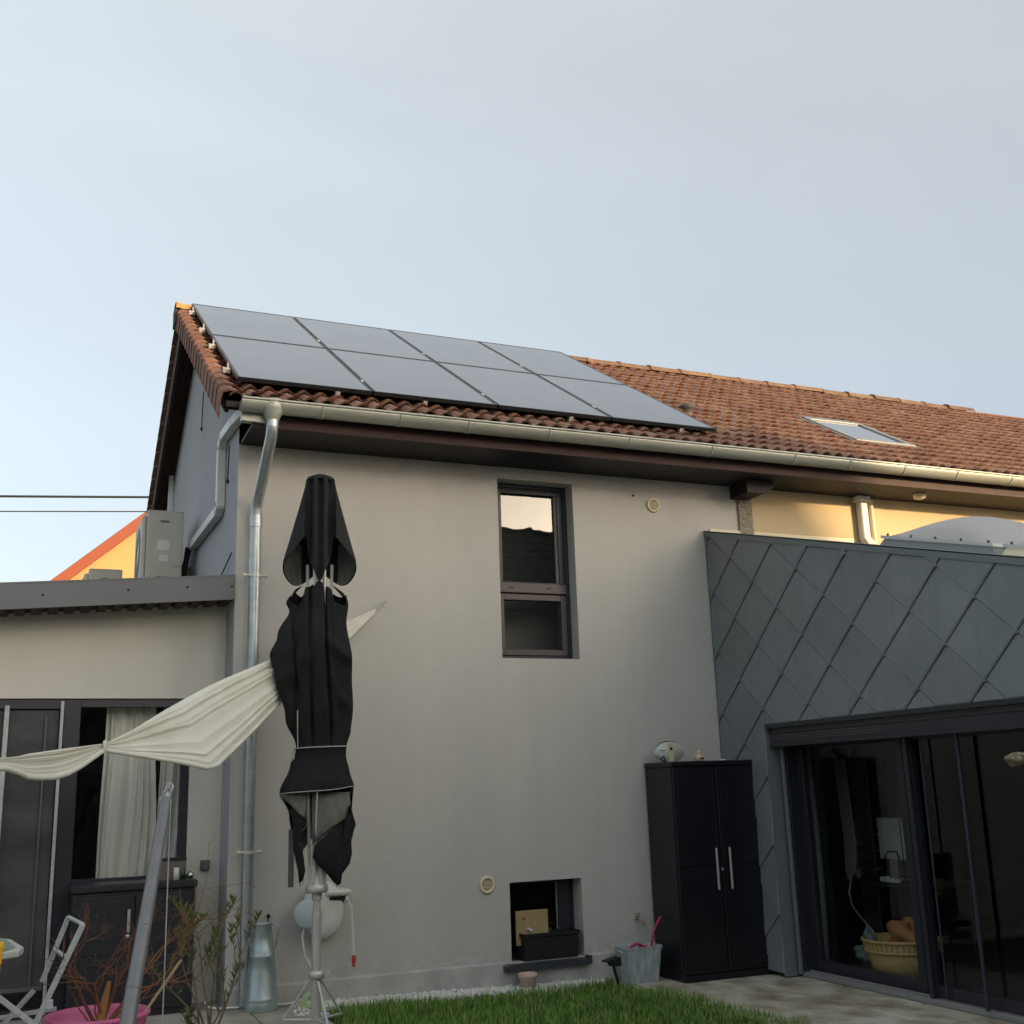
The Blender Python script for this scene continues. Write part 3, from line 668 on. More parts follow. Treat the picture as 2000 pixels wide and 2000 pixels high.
# wall-mounted hose box with hoses
hb = thing('hose_box', 'round white hose box on the wall behind the parasol pole', 'hose box', (0,0,0))
def ell(cx, cz, rx, rz, n=28): return [(cx+rx*math.cos(2*math.pi*k/n), cz+rz*math.sin(2*math.pi*k/n)) for k in range(n)]
m = MB(); n = 28
rings = [(-.002,.80,.0),(-.04,1.0,.0),(-.17,1.0,.0),(-.215,.82,.0),(-.225,.4,.0)]
vs = []
for y, s_, _ in rings:
    for k in range(n):
        a = 2*math.pi*k/n; zz = math.sin(a)*.215; xx = math.cos(a)*(.155 if zz > -.05 else .155*(1-.0*zz)); vs.append((.725+xx*s_, y, .765+zz*s_))
m.add(vs, [(r_*n+k, r_*n+(k+1)%n, r_*n+n+(k+1)%n, r_*n+n+k) for r_ in range(4) for k in range(n)] + [tuple(range(4*n,5*n))], True); m.build('shell', m_white, hb)
m = MB(); m.lathe([(.0,-.03),(.09,-.028),(.105,-.015),(.11,.0)], (0,0,0), 24, 'y'); o = m.build('side_disc', mat('pale blue grey plastic', (.50,.58,.58), .5), hb, loc=(.585,-.19,.745), rot=(0,0,-.5))
m = MB(); m.lathe([(0,.02),(.10,.018),(.125,.0),(.11,-.02)], (.815,-.16,.895), 24); m.build('lid', m_white, hb)
m = MB(); m.bbox((.745,-.226,.835),(.875,-.17,.862),.004); m.build('slot', m_black, hb)
m = MB(); m.tube([(.872,-.19,.845),(.90,-.19,.835)], .028, 12); m.tube([(.895,-.19,.835),(.93,-.19,.77),(.945,-.18,.6),(.955,-.17,.41)], .0125, 10); m.build('hose', m_white, hb)
m = MB(); m.lathe([(.014,.05),(.018,.03),(.018,-.0),(.011,-.02),(.016,-.035),(.0,-.04)], (.957,-.17,.37), 12); m.build('nozzle', m_redtip, hb)
m = MB(); m.tube([(.575,-.15,.66),(.555,-.15,.58),(.575,-.15,.45),(.64,-.15,.33),(.655,-.16,.25),(.63,-.17,.18),(.56,-.18,.135),(.44,-.20,.118),(.30,-.12,.112),(.12,-.10,.112),(-.05,-.06,.112),(-.12,-.03,.125),(-.14,.0,.16)], .0085, 8)
o = m.build('white_hose', m_white); tag(o, 'thin white hose running down from the hose box along the wall foot', 'hose')
m = MB()
for r_ in range(4):
    m.tube([(.60+(.085-r_*.008)*math.cos(a), -.34+(.05)*math.sin(a)-.01*r_, .13+.012*r_+(.075-.01*r_)*math.sin(a)*.9) for a in [2*math.pi*k/18 for k in range(19)]], .006, 6)
o = m.build('hose_coil', m_greenhose); tag(o, 'small coil of pale green hose behind the parasol foot', 'hose')

# old corrugation: downpipe and small things on the cream wall
wp = thing('white_downpipe', 'square white downpipe on the sunlit cream wall behind the extension', 'downpipe', (0,0,0))
m = MB(); m.bbox((6.47,-.10,4.05),(6.565,-.01,4.47),.012); m.prism([(6.47,-.10,4.08),(6.565,-.10,4.08),(6.60,-.16,3.97),(6.49,-.16,3.97)], (0,.09,0)); m.build('pipe', m_white, wp)
m = MB(); m.bbox((6.44,-.12,4.47),(6.59,-.0,4.53),.006); m.build('collar', m_white, wp)
m = MB(); m.tube([(6.66,-.04,4.0),(6.655,-.04,4.50)], .024, 12); o = m.build('round_pipe', m_creamp); tag(o, 'slim cream pipe just right of the square white downpipe', 'pipe')
m = MB(); m.lathe([(.07,0),(.065,-.035),(.03,-.05),(0,-.05)], (7.10,-.30,4.534), 16); o = m.build('soffit_lamp', m_creamp); tag(o, 'small round cream fitting under the eaves right of the white downpipe', 'fitting')

# ---- mounting rack and solar panels
rack = thing('mounting_rack', 'aluminium mounting rails under the solar panels with clamps at the left edge', 'mounting rack', (0,0,0))
PW, PH, PT0 = 1.155, 1.985, -.42/COS
P0 = PT0 + .06
for r_ in range(2):
    for tt in (.42, 1.52):
        t = P0 + r_*PH + tt; m = MB(); rbox(m, -.12, 4.62, t-.02, t+.02, .055, .088); m.build('rail', m_pvback, rack)
        m = MB(); rbox(m, -.16, -.10, t-.03, t+.03, .062, .10); rbox(m, -.125,-.115, t-.01, t+.04, .10, .14); m.build('end_clamp', m_steelbr, rack)
for x in (1.53, 2.95, 4.13, .75):
    m = MB(); rbox(m, x-.02, x+.02, P0-.0, P0+.05, .02, .085); m.build('roof_hook', m_steelbr, rack)
cols = ['leftmost', 'second from left', 'third from left', 'rightmost']
for r_ in range(2):
    for c_ in range(4):
        x0 = -.095 + c_*PW; t0 = P0 + r_*PH
        t = thing('solar_panel', 'black framed solar panel, %s in the %s row on the roof' % (cols[c_], 'lower' if r_ == 0 else 'upper'), 'solar panel', roofpt(x0, t0, .10), 'solar panels on the tiled roof', (.5563,0,0))
        w_, h_ = PW-.014, PH-.014
        m = MB()
        for a, b in (((0,0,-.015),(w_,.018,.02)), ((0,h_-.018,-.015),(w_,h_,.02)), ((0,.018,-.015),(.018,h_-.018,.02)), ((w_-.018,.018,-.015),(w_,h_-.018,.02))): m.box(a, b)
        m.build('frame', m_pan, t)
        m = MB(); m.box((.016,.016,.0),(w_-.016,h_-.016,.0175)); m.build('glass', m_pv, t)
        for q in (.42,1.52) if c_ else ():
            mm = MB(); mm.bbox((-.019,q-.03,.0),(-.003,q+.03,.024),.002); mm.build('clamp', m_pan if (q > 1 or c_ == 0) else m_steelbr, t)

# ================================================================== low wing on the left
lwg = thing('left_wing', 'low flat roofed wing with grey fascia and large windows, left of the house', 'extension', (0,0,0))
w = MB(); wall_sheet(w, -6.0, -.001, .05, 3.30, [(-5.4,-.262,.095,2.440)], .39, depth=.14); w.quad((-6,.39,.05),(-6,5,.05),(-6,5,3.2),(-6,.39,3.2)); w.quad((-6,5,.05),(0,5,.05),(0,5,3.4),(-6,5,3.4)); w.build('wall', m_ext, lwg)
def fz(x): return 3.405 + .0787*x
w = MB(); 
w.prism([(-.004,-.02,fz(0)-.198),(-.004,-.02,fz(0)),(-6.2,-.02,fz(-6.2)),(-6.2,-.02,fz(-6.2)-.198)], (0,.02,0)); 
w.prism([(-.004,-.024,fz(0)-.004),(-.004,-.024,fz(0)+.008),(-6.2,-.024,fz(-6.2)+.008),(-6.2,-.024,fz(-6.2)-.004)], (0,.12,0)); w.build('fascia', m_fasc2, lwg)
w = MB(); w.prism([(-.006,.0,fz(0)-.03),(-6.2,.0,fz(-6.2)-.03),(-6.2,.0,fz(-6.2)-.17),(-.006,.0,fz(0)-.17)], (0,5.0,0)); w.build('roof_deck', m_soffit, lwg)
w = MB()
for k in range(46):                                       # corrugation ends under the fascia
    x = -.05-.12*k; z = fz(x)-.185; w.box((x-.035,.002,z-.012),(x+.035,.36,z+.01))
w.build('corrugated_sheet', m_barge, lwg, kind='stuff')
for x, dz in ((-1.45,-.10),(-.83,-.085),(-.38,-.08),(-.03,-.09)):
    m = MB(); m.lathe([(0,-.006),(.009,-.004),(.010,0)], (x,-.02,fz(x)+dz), 8, 'y'); m.build('screw', m_black, lwg)
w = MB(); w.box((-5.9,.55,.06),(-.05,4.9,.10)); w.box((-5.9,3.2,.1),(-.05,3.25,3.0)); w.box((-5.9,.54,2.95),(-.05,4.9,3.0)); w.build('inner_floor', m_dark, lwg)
# fixed window right, sliding door left
fw = thing('window', 'large fixed window of the low wing with pale curtains behind', 'window', (0,0,0))
m = MB(); m.bbox((-.328,.41,.10),(-.266,.50,2.435),.003); m.bbox((-1.235,.41,.10),(-1.11,.50,2.435),.003); m.bbox((-1.112,.412,2.372),(-.326,.50,2.435),.003); m.bbox((-1.112,.412,.10),(-.326,.50,.17),.003); m.bbox((-1.112,.412,1.00),(-.326,.50,1.06),.003); m.build('frame', m_anth, fw)
m = MB(); m.quad((-1.112,.455,1.06),(-.326,.455,1.06),(-.326,.455,2.372),(-1.112,.455,2.372)); m.build('pane', g_low, fw)
m = MB(); m.box((-1.112,.455,.17),(-.326,.46,1.0)); m.build('lower_panel', m_cab2, fw)
sd = thing('sliding_door', 'sliding glass door with dark insect mesh left of the curtained window', 'door', (0,0,0))
m = MB(); m.bbox((-5.39,.41,2.36),(-1.236,.50,2.435),.003); m.bbox((-5.39,.41,.10),(-1.236,.50,.16),.003); m.bbox((-2.6,.41,.16),(-2.5,.50,2.36),.003); m.build('frame', m_anth, sd)
m = MB(); m.bbox((-1.262,.385,.12),(-1.237,.408,2.42),.003); m.bbox((-1.665,.38,.14),(-1.630,.405,2.385),.003); m.build('light_rail', m_sbar, sd)
m = MB()
nx, nz = 40, 30; vs = []
for i in range(nx+1):
    for j in range(nz+1):
        x = -2.5+(-1.27+2.5)*i/nx; z = .32+(2.35-.32)*j/nz; vs.append((x, .43+.006*math.sin(z*17+math.sin(x*5)*1.2)*(1-j/nz), z))
m.add(vs, [(i*(nz+1)+j,(i+1)*(nz+1)+j,(i+1)*(nz+1)+j+1,i*(nz+1)+j+1) for i in range(nx) for j in range(nz)], True); m.build('mesh_screen', m_screen_mesh, sd)
m = MB(); m.quad((-5.3,.47,.16),(-1.24,.47,.16),(-1.24,.47,2.36),(-5.3,.47,2.36)); m.build('pane', g_low, sd)
m = MB(); m.bbox((-1.37,.405,.30),(-1.355,.42,2.30),.002); m.bbox((-2.5,.40,.29),(-1.27,.42,.32),.003); m.build('screen_frame', mat('grey thin frame', (.10,.105,.11), .5), sd)
# curtains
def curtain(name, x0, x1, z0, z1, y, label, waist=.45):
    m = MB(); nx, nz = 90, 24; vs = []
    for j in range(nz+1):
        z = z0+(z1-z0)*j/nz; s_ = 1
        for i in range(nx+1):
            u = i/nx; x = x0+(x1-x0)*u; ph = u*34+math.sin(u*9)*2
            x += .02*math.sin(z*3+u*4); yy = y + .022*math.sin(ph) + .012*math.sin(ph*.37+z*1.2)
            x = x + (.03*math.sin((z-z0)*2.0))*(1-u)
            vs.append((x, yy, z))
    m.add(vs, [(j*(nx+1)+i, j*(nx+1)+i+1, (j+1)*(nx+1)+i+1, (j+1)*(nx+1)+i) for j in range(nz) for i in range(nx)], True)
    o = m.build(name, m_curt); tag(o, label, 'curtain'); return o
curtain('curtain', -.93, -.50, .95, 2.42, .60, 'pale gathered curtain hanging left behind the fixed window')
curtain('curtain', -.48, -.20, .95, 2.42, .64, 'pale curtain hanging against the right edge of the fixed window')
m = MB(); m.bbox((-.155,.35,1.08),(-.085,.389,1.16),.006); m.bbox((-.148,.343,1.087),(-.092,.35,1.153),.004); o = m.build('outdoor_socket', mat('grey socket', (.10,.115,.12), .5)); tag(o, 'small square grey socket on the wall between window and downpipe', 'socket')
m = MB(); m.bbox((-.20,.30,2.455),(-.08,.388,2.52),.01); m.prism([(-.2,.30,2.455),(-.08,.30,2.455),(-.1,.25,2.50),(-.18,.25,2.50)], (0,0,.02)); o = m.build('security_lamp', m_acb); tag(o, 'small beige wall lamp above the window corner, half hidden by the sail', 'lamp')

# low cabinet below the fixed window
lc = thing('storage_cabinet', 'low dark garden cabinet with one silver handle under the curtained window', 'cabinet', (0,0,0))
m = MB(); m.bbox((-1.11,.0,.10),(-.235,.385,.985),.006); m.build('body', m_cab2, lc)
m = MB(); m.bbox((-1.125,-.02,.985),(-.222,.388,1.04),.01); m.build('top', m_cab2, lc)
for a, b in ((-1.07,-.675),(-.668,-.26)):
    m = MB(); m.bbox((a,-.022,.15),(b,-.001,.955),.005); m.bbox((a+.03,-.028,.19),(b-.03,-.0225,.52),.003); m.bbox((a+.03,-.028,.55),(b-.03,-.0225,.92),.003); d_ = m.build('door', m_cab2, lc)
    if a < -1: 
        m = MB(); m.tube([(-.715,-.055,.70),(-.715,-.055,.86)], .012, 10); m.tube([(-.715,-.02,.71),(-.715,-.055,.71)], .008, 8); m.tube([(-.715,-.02,.85),(-.715,-.055,.85)], .008, 8); m.build('handle', m_handle, d_)
        m = MB(); m.lathe([(0,-.034),(.014,-.032),(.016,-.023)], (-.715,0,.67), 12, 'y'); m.build('lock', m_handle, d_)
m = MB(); m.prism([(-.50,.10,1.04),(-.32,.10,1.04),(-.30,.10,1.185),(-.52,.10,1.185)], (0,.12,0)); o = m.build('planter', mat('grey brown planter', (.16,.14,.12), .8)); tag(o, 'grey brown tapered planter on top of the low cabinet', 'planter')
m2 = MB(); m2.box((-.525,.095,1.18),(-.295,.225,1.20)); m2.build('rim', m_cab2, o)
m = MB(); m.lathe([(0,0),(.022,0),(.022,.09),(0,.092)], (-.375,.05,1.04), 14); o = m.build('candle', m_white); tag(o, 'white candle on the low cabinet in front of the planter', 'candle')
m = MB(); m.lathe([(0,-.028),(.016,-.023),(.027,-.008),(.027,.008),(.016,.023),(0,.028)], (-.268,.06,1.07), 16); o = m.build('glass_ball', mat('silvered ball', (.7,.7,.7), .1, metal=1)); tag(o, 'small silver ball at the right end of the low cabinet', 'ornament')
m = MB(); sprig(m, (-.31,.07,1.04), 40, .02, .05, .006); o = m.build('plant_sprig', mat('bright green leaf', (.04,.14,.03), .5)); tag(o, 'small bright green sprig beside the silver ball on the low cabinet', 'plant')

# ---- air conditioners on the wing roof
def aircon(x0, x1, y0, y1, z0, z1, label, detail=True):
    t = thing('air_conditioner', label, 'air conditioner', (0,0,0), 'outdoor air conditioning units')
    m = MB(); m.bbox((x0+.045,y0,z0),(x1,y1,z1),.012); m.build('casing', m_acb, t)
    m = MB(); m.bbox((x0,y0+.03,z0+.01),(x0+.045,y1-.03,z1-.05),.015); m.build('front_panel', m_acb, t)
    if detail:
        m = MB(); m.bbox((x0+.06,y0-.004,z1-.012),(x1-.005,y0+.001,z1-.004),.001); m.box((x1-.10,y0-.006,z0+.20),(x1-.008,y0,z1-.04)); m.build('side_cover', m_acb, t)
        m = MB(); m.bbox((x0+.17,y0-.006,z1-.125),(x0+.26,y0-.0,z1-.105),.002); m.build('hand_grip', m_gasket, t)
        m = MB(); m.bbox((x0+.15,y0-.003,z0+.36),(x0+.27,y0,z0+.46),.001); m.build('label_plate', m_white, t)
        m = MB(); m.bbox((x0+.17,y0-.003,z0+.24),(x0+.26,y0,z0+.31),.001); m.build('label_plate', m_white, t)
        m = MB(); m.lathe([(.14,-.004),(.26,-.004),(.27,0)], (x0-.001,(y0+y1)/2,(z0+z1)/2), 28, 'x'); m.build('fan_grille', m_gasket, t)
        m = MB(); m.prism([(x0+.12,y0-.002,z0+.03),(x1-.06,y0-.002,z0+.03),(x1-.09,y0-.002,z0+.09),(x0+.15,y0-.002,z0+.09)], (0,.001,0)); m.build('vent_opening', m_gasket, t)
        for yy in (y0+.1,y1-.1):
            m = MB(); m.box((x0+.05,yy-.02,z0-.25),(x1-.02,yy+.02,z0-.001)); m.build('foot', m_black, t)
    else:
        for yy in (y0+.1,y1-.1):
            m = MB(); m.box((x0+.05,yy-.02,z0-.25),(x1-.02,yy+.02,z0-.001)); m.build('foot', m_black, t)
    return t
aircon(-.55, -.15, 2.4, 3.25, 3.74, 4.515, 'beige air conditioner standing upright on the wing roof beside the gable')
aircon(-1.02, -.62, 3.9, 4.6, 3.55, 4.17, 'second air conditioner low behind the larger one, only its corner showing')
m = MB(); 
for k in range(3): m.tube([(-.06-.02*k,2.5,4.16),(-.075-.015*k,2.56,4.05),(-.09-.02*k,2.6,3.9),(-.08-.015*k,2.62,3.5),(-.08-.02*k,2.62,3.3)], .014, 8)
o = m.build('refrigerant_hoses', m_black); tag(o, 'dark pipe bundle dropping between the air conditioner and the gable', 'pipes')
m = MB(); m.tube([(-.02,2.95,3.2),(-.02,3.0,4.05)], .03, 10); o = m.build('vertical_pipe', m_acb); tag(o, 'short beige pipe against the gable right of the air conditioner', 'pipe')
m = MB(); m.tube([(-.02,.1,3.62),(-.05,.9,3.40)], .006, 6); o = m.build('roof_cable', m_black); tag(o, 'thin cable slanting across the gable down to the wing roof', 'cable')

# ================================================================== extension on the right
ex = thing('extension', 'single storey extension clad in diamond shaped dark grey metal shingles', 'extension', (0,0,0))
XS = 4.575
def pz(y): return 4.04 + .2695*y
DY0, DZ = -.728, 2.11
EY = -6.2
w = MB()
w.add([(XS+.03,0,.02),(XS+.03,0,pz(0)-.02),(XS+.03,DY0+.03,pz(DY0+.03)-.02),(XS+.03,DY0+.03,.02)], [(0,3,2,1)])
w.add([(XS+.03,DY0+.03,DZ+.03),(XS+.03,DY0+.03,pz(DY0+.03)-.02),(XS+.03,EY,pz(EY)-.02),(XS+.03,EY,DZ+.03)], [(0,3,2,1)])
w.build('wall', m_dark, ex)
w = MB()
w.box((XS+.04,EY,2.13),(5.0,-.03,2.22)); w.box((6.13,EY,2.13),(9.2,-.03,2.22)); w.box((5.0,-2.07,2.13),(6.13,-.03,2.22)); w.box((5.0,EY,2.13),(6.13,-4.40,2.22))
for xa, xb, ya, yb in ((XS+.1,5.0,-.03,EY),(6.13,9.2,-.03,EY),(5.0,6.13,-.03,-2.07),(5.0,6.13,-3.15,-3.32),(5.0,6.13,-4.40,EY)):
    w.prism([(xa,ya,pz(ya)-.12),(xa,yb,pz(yb)-.12),(xa,yb,pz(yb)-.2),(xa,ya,pz(ya)-.2)], (xb-xa,0,0))
w.box((9.2,EY,0),(9.25,-.02,3.8)); w.box((XS+.05,EY-.03,0),(9.2,EY,2.4)); w.build('roof', mat('grey roof sheet', (.10,.105,.11), .6), ex)
# shingles clipped to the wall outline: one diamond each
def clip(poly, f):
    out_ = []
    for i in range(len(poly)):
        a, b = poly[i], poly[(i+1) % len(poly)]; fa, fb = f(a), f(b)
        if fa >= 0: out_.append(a)
        if (fa >= 0) != (fb >= 0):
            t = fa/(fa-fb); out_.append((a[0]+(b[0]-a[0])*t, a[1]+(b[1]-a[1])*t))
    return out_
HD, HZ = .3255, .289
NY0, NZ0 = -.402, 3.682                                  # a lower corner of one shingle
sh = 0
for r_ in range(-3, 17):
    for c_ in range(-4, 12):
        by = NY0 - c_*2*HD - (r_ % 2)*HD; bz = NZ0 + .6 - r_*HZ
        g_ = .0035; top = (by, bz+2*HZ-.012); n1 = .012
        poly = [(by+n1, bz+g_*2), (by+HD-g_, bz+HZ-g_*.2), (by+HD-g_, bz+HZ+g_), (by, bz+2*HZ-g_), (by-HD+g_, bz+HZ+g_), (by-HD+g_, bz+HZ-g_*.2), (by-n1, bz+g_*2), (by-n1,bz-.014), (by+n1,bz-.014)]
        poly = [poly[0], poly[1], poly[3], poly[5], poly[6], poly[7], poly[8]]
        pieces = []
        p1 = clip(clip(clip(clip(list(poly), lambda p: -.004-p[0]), lambda p: p[0]-(DY0+.002)), lambda p: pz(p[0])-.035-p[1]), lambda p: p[1]-.035)
        p2 = clip(clip(clip(list(poly), lambda p: (DY0+.002)-p[0]), lambda p: pz(p[0])-.035-p[1]), lambda p: p[1]-(DZ+.004))
        p2 = clip(p2, lambda p: p[0]-EY)
        if len(p1) > 2 and len(p2) > 2 and min(p[1] for p in p1) >= DZ: 
            full_ = clip(clip(clip(list(poly), lambda p: -.004-p[0]), lambda p: pz(p[0])-.035-p[1]), lambda p: p[1]-(DZ+.004)); pieces = [full_]
        else: pieces = [q for q in (p1, p2) if len(q) > 2]
        if not pieces: continue
        m = MB()
        for q in pieces:
            # tilt: lower edge stands proud, upper edge tucked under
            def P(p, back=0): 
                k = (p[1]-bz)/(2*HZ); return (XS - .015*(1-k) + .004*k + back, p[0], p[1])
            n = len(q); vs = [P(p) for p in q] + [P(p, .007) for p in q]
            area = sum(q[i][0]*q[(i+1)%n][1]-q[(i+1)%n][0]*q[i][1] for i in range(n))
            if abs(area) < .0008: continue
            fs = [tuple(range(n)), tuple(reversed(range(n, 2*n)))] + [(i, (i+1)%n, n+(i+1)%n, n+i) for i in range(n)]
            fs = fs if area < 0 else [tuple(reversed(f)) for f in fs]
            # face inset from a sloping hem so both lower folds read
            cyy = sum(p[0] for p in q)/n; czz = sum(p[1] for p in q)/n
            def ins(p):
                d = math.hypot(p[0]-cyy, p[1]-czz); k = max(0, 1-.016/max(d,.02)); return (cyy+(p[0]-cyy)*k, czz+(p[1]-czz)*k)
            vs += [(lambda t: (t[0]-.006, t[1], t[2]))(P(ins(p))) for p in q]
            fs = [tuple(range(2*n,3*n)), tuple(reversed(range(n, 2*n)))] + [(i, (i+1)%n, n+(i+1)%n, n+i) for i in range(n)] + [(2*n+i, 2*n+(i+1)%n, (i+1)%n, i) for i in range(n)]
            fs = fs if area < 0 else [tuple(reversed(f)) for f in fs]
            m.add(vs, fs)
        if m.f: m.build('shingle', m_slate, ex); sh += 1
# raised folds along shingle edges (each fold a thin lip) are the shingle edges themselves; cap and corner trims
w = MB(); w.prism([(XS-.02,0.0,pz(0)-.045),(XS-.02,.0,pz(0)+.012),(XS-.02,EY,pz(EY)+.012),(XS-.02,EY,pz(EY)-.045)], (.012,0,0))
w.prism([(XS-.02,0.0,pz(0)+.004),(XS-.02,.0,pz(0)+.016),(XS-.02,EY,pz(EY)+.016),(XS-.02,EY,pz(EY)+.004)], (.22,0,0)); w.build('parapet_cap', m_trim, ex)
w = MB(); w.bbox((XS-.016,-.0035,.02),(XS+.0,.0-.0005,pz(0)-.04),.001); w.build('edge_trim', m_trim, ex)
w = MB(); w.box((XS-.006,DY0-.003,.01),(XS+.148,DY0+.02,DZ)); w.build('jamb_lining', m_trim, ex)
w = MB(); w.box((XS-.008,DY0-.0,DZ-.03),(XS+.0,EY,DZ+.005)); w.box((XS+.0,DY0-.003,DZ-.004),(XS+.149,EY,DZ+.02)); w.build('lintel_lining', m_anth, ex)
# shutter box and guides
w = MB(); w.bbox((XS+.03,DY0-.02,1.93),(XS+.14,EY+.1,2.10),.004); w.bbox((XS+.02,DY0-.02,2.03),(XS+.03,EY+.1,2.055),.002); w.bbox((XS+.015,DY0-.02,1.915),(XS+.05,EY+.1,1.945),.004); w.build('blind_box', m_anth, ex)
w = MB()
for k in range(4): w.box((XS+.026,-2.2,1.97+.02*k),(XS+.029,DY0-.03,1.978+.02*k))
w.build('blind_groove', m_anthr, ex)
sl = thing('sliding_door', 'wide sliding glass door with black frames in the shingled extension', 'door', (0,0,0))
def yz_frame(mb, y0, y1, z0, z1, wd, x0, x1, wt=None, wb=None):
    wt = wt or wd; wb = wb or wd
    mb.bbox((x0,y0,z0),(x1,y0-wd,z1),.003); mb.bbox((x0,y1+wd,z0),(x1,y1,z1),.003); mb.bbox((x0+.0015,y0-wd+.001,z1-wt),(x1,y1+wd-.001,z1),.003); mb.bbox((x0+.0015,y0-wd+.001,z0),(x1,y1+wd-.001,z0+wb),.003)
m = MB(); m.bbox((XS+.145,DY0-.001,.03),(XS+.33,DY0-.07,2.0),.004); m.build('outer_frame', m_anth, sl)
m = MB(); m.tube([(XS+.12,DY0-.05,.03),(XS+.12,DY0-.05,1.93)], .022, 8); m.build('shutter_guide', m_fasc2, sl)
m = MB(); yz_frame(m, DY0-.07, -2.14, .05, 1.95, .08, XS+.25, XS+.31, .05, .085); sf = m.build('sash_frame', m_anth, sl)
m = MB(); m.quad((XS+.278,DY0-.14,.13),(XS+.278,DY0-.14,1.9),(XS+.278,-2.07,1.9),(XS+.278,-2.07,.13)); m.build('pane', g_door, sl)
m = MB(); yz_frame(m, -2.215, -4.1, .05, 1.95, .09, XS+.19, XS+.25, .05, .085); m.build('sash_frame', m_anth, sl)
m = MB(); m.quad((XS+.218,-2.25,.13),(XS+.218,-2.25,1.9),(XS+.218,-4.02,1.9),(XS+.218,-4.02,.13)); m.build('pane', g_door, sl)
m = MB(); yz_frame(m, -4.12, -6.0, .05, 1.95, .09, XS+.25, XS+.31, .05, .085); m.build('sash_frame', m_anth, sl)
m = MB(); m.quad((XS+.278,-4.2,.13),(XS+.278,-4.2,1.9),(XS+.278,-5.9,1.9),(XS+.278,-5.9,.13)); m.build('pane', g_door, sl)
m = MB(); m.bbox((XS+.14,DY0-.03,.005),(XS+.40,EY+.1,.045),.004); m.bbox((XS+.20,DY0-.03,.045),(XS+.212,EY+.1,.056),.001); m.build('threshold', mat('pale threshold', (.30,.31,.31), .5, metal=.3), sl)
m = MB(); m.bbox((XS+.145,-2.27,.03),(XS+.175,-2.31,1.93),.005); m.build('shutter_guide', m_anth, sl)
m = MB(); m.tube([(XS+.17,-2.42,.06),(XS+.17,-2.44,1.9)], .008, 8); m.tube([(XS+.13,-2.84,.05),(XS+.13,-2.86,1.92)], .015, 8); m.build('guide_rail', mat('dark violet grey rail', (.045,.042,.07), .4, metal=.2), sl)
# inside the room
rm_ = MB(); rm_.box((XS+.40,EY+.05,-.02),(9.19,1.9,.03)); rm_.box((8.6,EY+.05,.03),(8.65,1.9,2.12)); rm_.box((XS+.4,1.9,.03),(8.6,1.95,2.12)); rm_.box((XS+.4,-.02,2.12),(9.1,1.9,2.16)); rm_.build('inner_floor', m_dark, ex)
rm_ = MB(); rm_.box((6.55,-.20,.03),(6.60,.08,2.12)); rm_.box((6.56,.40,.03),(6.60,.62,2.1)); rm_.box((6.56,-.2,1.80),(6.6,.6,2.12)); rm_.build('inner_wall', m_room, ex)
m = MB(); nz = 30; vs = []
for j in range(nz+1):
    z = .10+1.80*j/nz
    for i in range(13):
        u = i/12; vs.append((5.0+.025*math.sin(u*16), -.66-.06*(j/nz)*.4-.10*u-.02*math.sin(z*2), z))
m.add(vs, [(j*13+i, j*13+i+1, (j+1)*13+i+1, (j+1)*13+i) for j in range(nz) for i in range(12)], True); o = m.build('curtain', mat('grey green curtain', (.30,.36,.33), .9)); tag(o, 'narrow grey green curtain at the left edge of the right hand sliding door', 'curtain')
bk = thing('wicker_basket', 'round wicker basket with brown blanket behind the sliding door glass', 'basket', (5.38,-1.27,.03))
m = MB(); m.lathe([(.0,.0),(.22,.0),(.26,.06),(.315,.27),(.30,.27),(.25,.07),(.0,.02)], (0,0,0), 40); m.build('body', m_wicker, bk)
m = MB(); m.tube([(.318*math.cos(a),.318*math.sin(a),.275) for a in [2*math.pi*k/36 for k in range(37)]], .014, 8); m.tube([(.30*math.cos(a),.30*math.sin(a),.19) for a in [2*math.pi*k/36 for k in range(37)]], .010, 8); m.build('rim', m_wicker, bk)
m = MB()
for k in range(44):
    a = 2*math.pi*k/44; m.bar((.225*math.cos(a),.225*math.sin(a),.01),(.318*math.cos(a),.318*math.sin(a),.265),.012,.012)
m.build('stakes', m_wicker, bk)
def blob(mb, c, r, seed, n=18, amp=.25):
    random.seed(seed); ph = [random.uniform(0,6) for _ in range(6)]; vs = []
    for j in range(n+1):
        b = -math.pi/2+math.pi*j/n
        for i in range(2*n):
            a = math.pi*i/n; k = 1+amp*(math.sin(3*a+ph[0]+2*b)*.4+math.sin(5*a+ph[1]-3*b)*.3+math.sin(4*b+ph[2]+a)*.4)
            vs.append((c[0]+r[0]*k*math.cos(a)*math.cos(b), c[1]+r[1]*k*math.sin(a)*math.cos(b), c[2]+r[2]*k*math.sin(b)))
    mb.add(vs, [(j*2*n+i, j*2*n+(i+1)%(2*n), (j+1)*2*n+(i+1)%(2*n), (j+1)*2*n+i) for j in range(n) for i in range(2*n)], True)
m = MB(); blob(m, (5.42,-1.34,.30), (.17,.20,.13), 4, amp=.5); o = m.build('blanket', m_rust); tag(o, 'rust brown blanket bundled in the wicker basket', 'blanket')
m = MB(); blob(m, (5.42,-.90,.12), (.16,.20,.08), 6, amp=.5); blob(m, (5.28,-.98,.22), (.05,.06,.14), 8, amp=.4); o = m.build('folded_cloth', mat('grey green cloth', (.20,.24,.23), .9)); tag(o, 'grey cloth lying on the floor left of the wicker basket', 'cloth')
mo = thing('monitor', 'pale monitor seen from behind on a desk inside the extension', 'monitor', (0,0,0))
m = MB(); m.bbox((6.0,-.37,.88),(6.04,-.78,1.255),.01); m.build('screen_case', m_screen, mo)
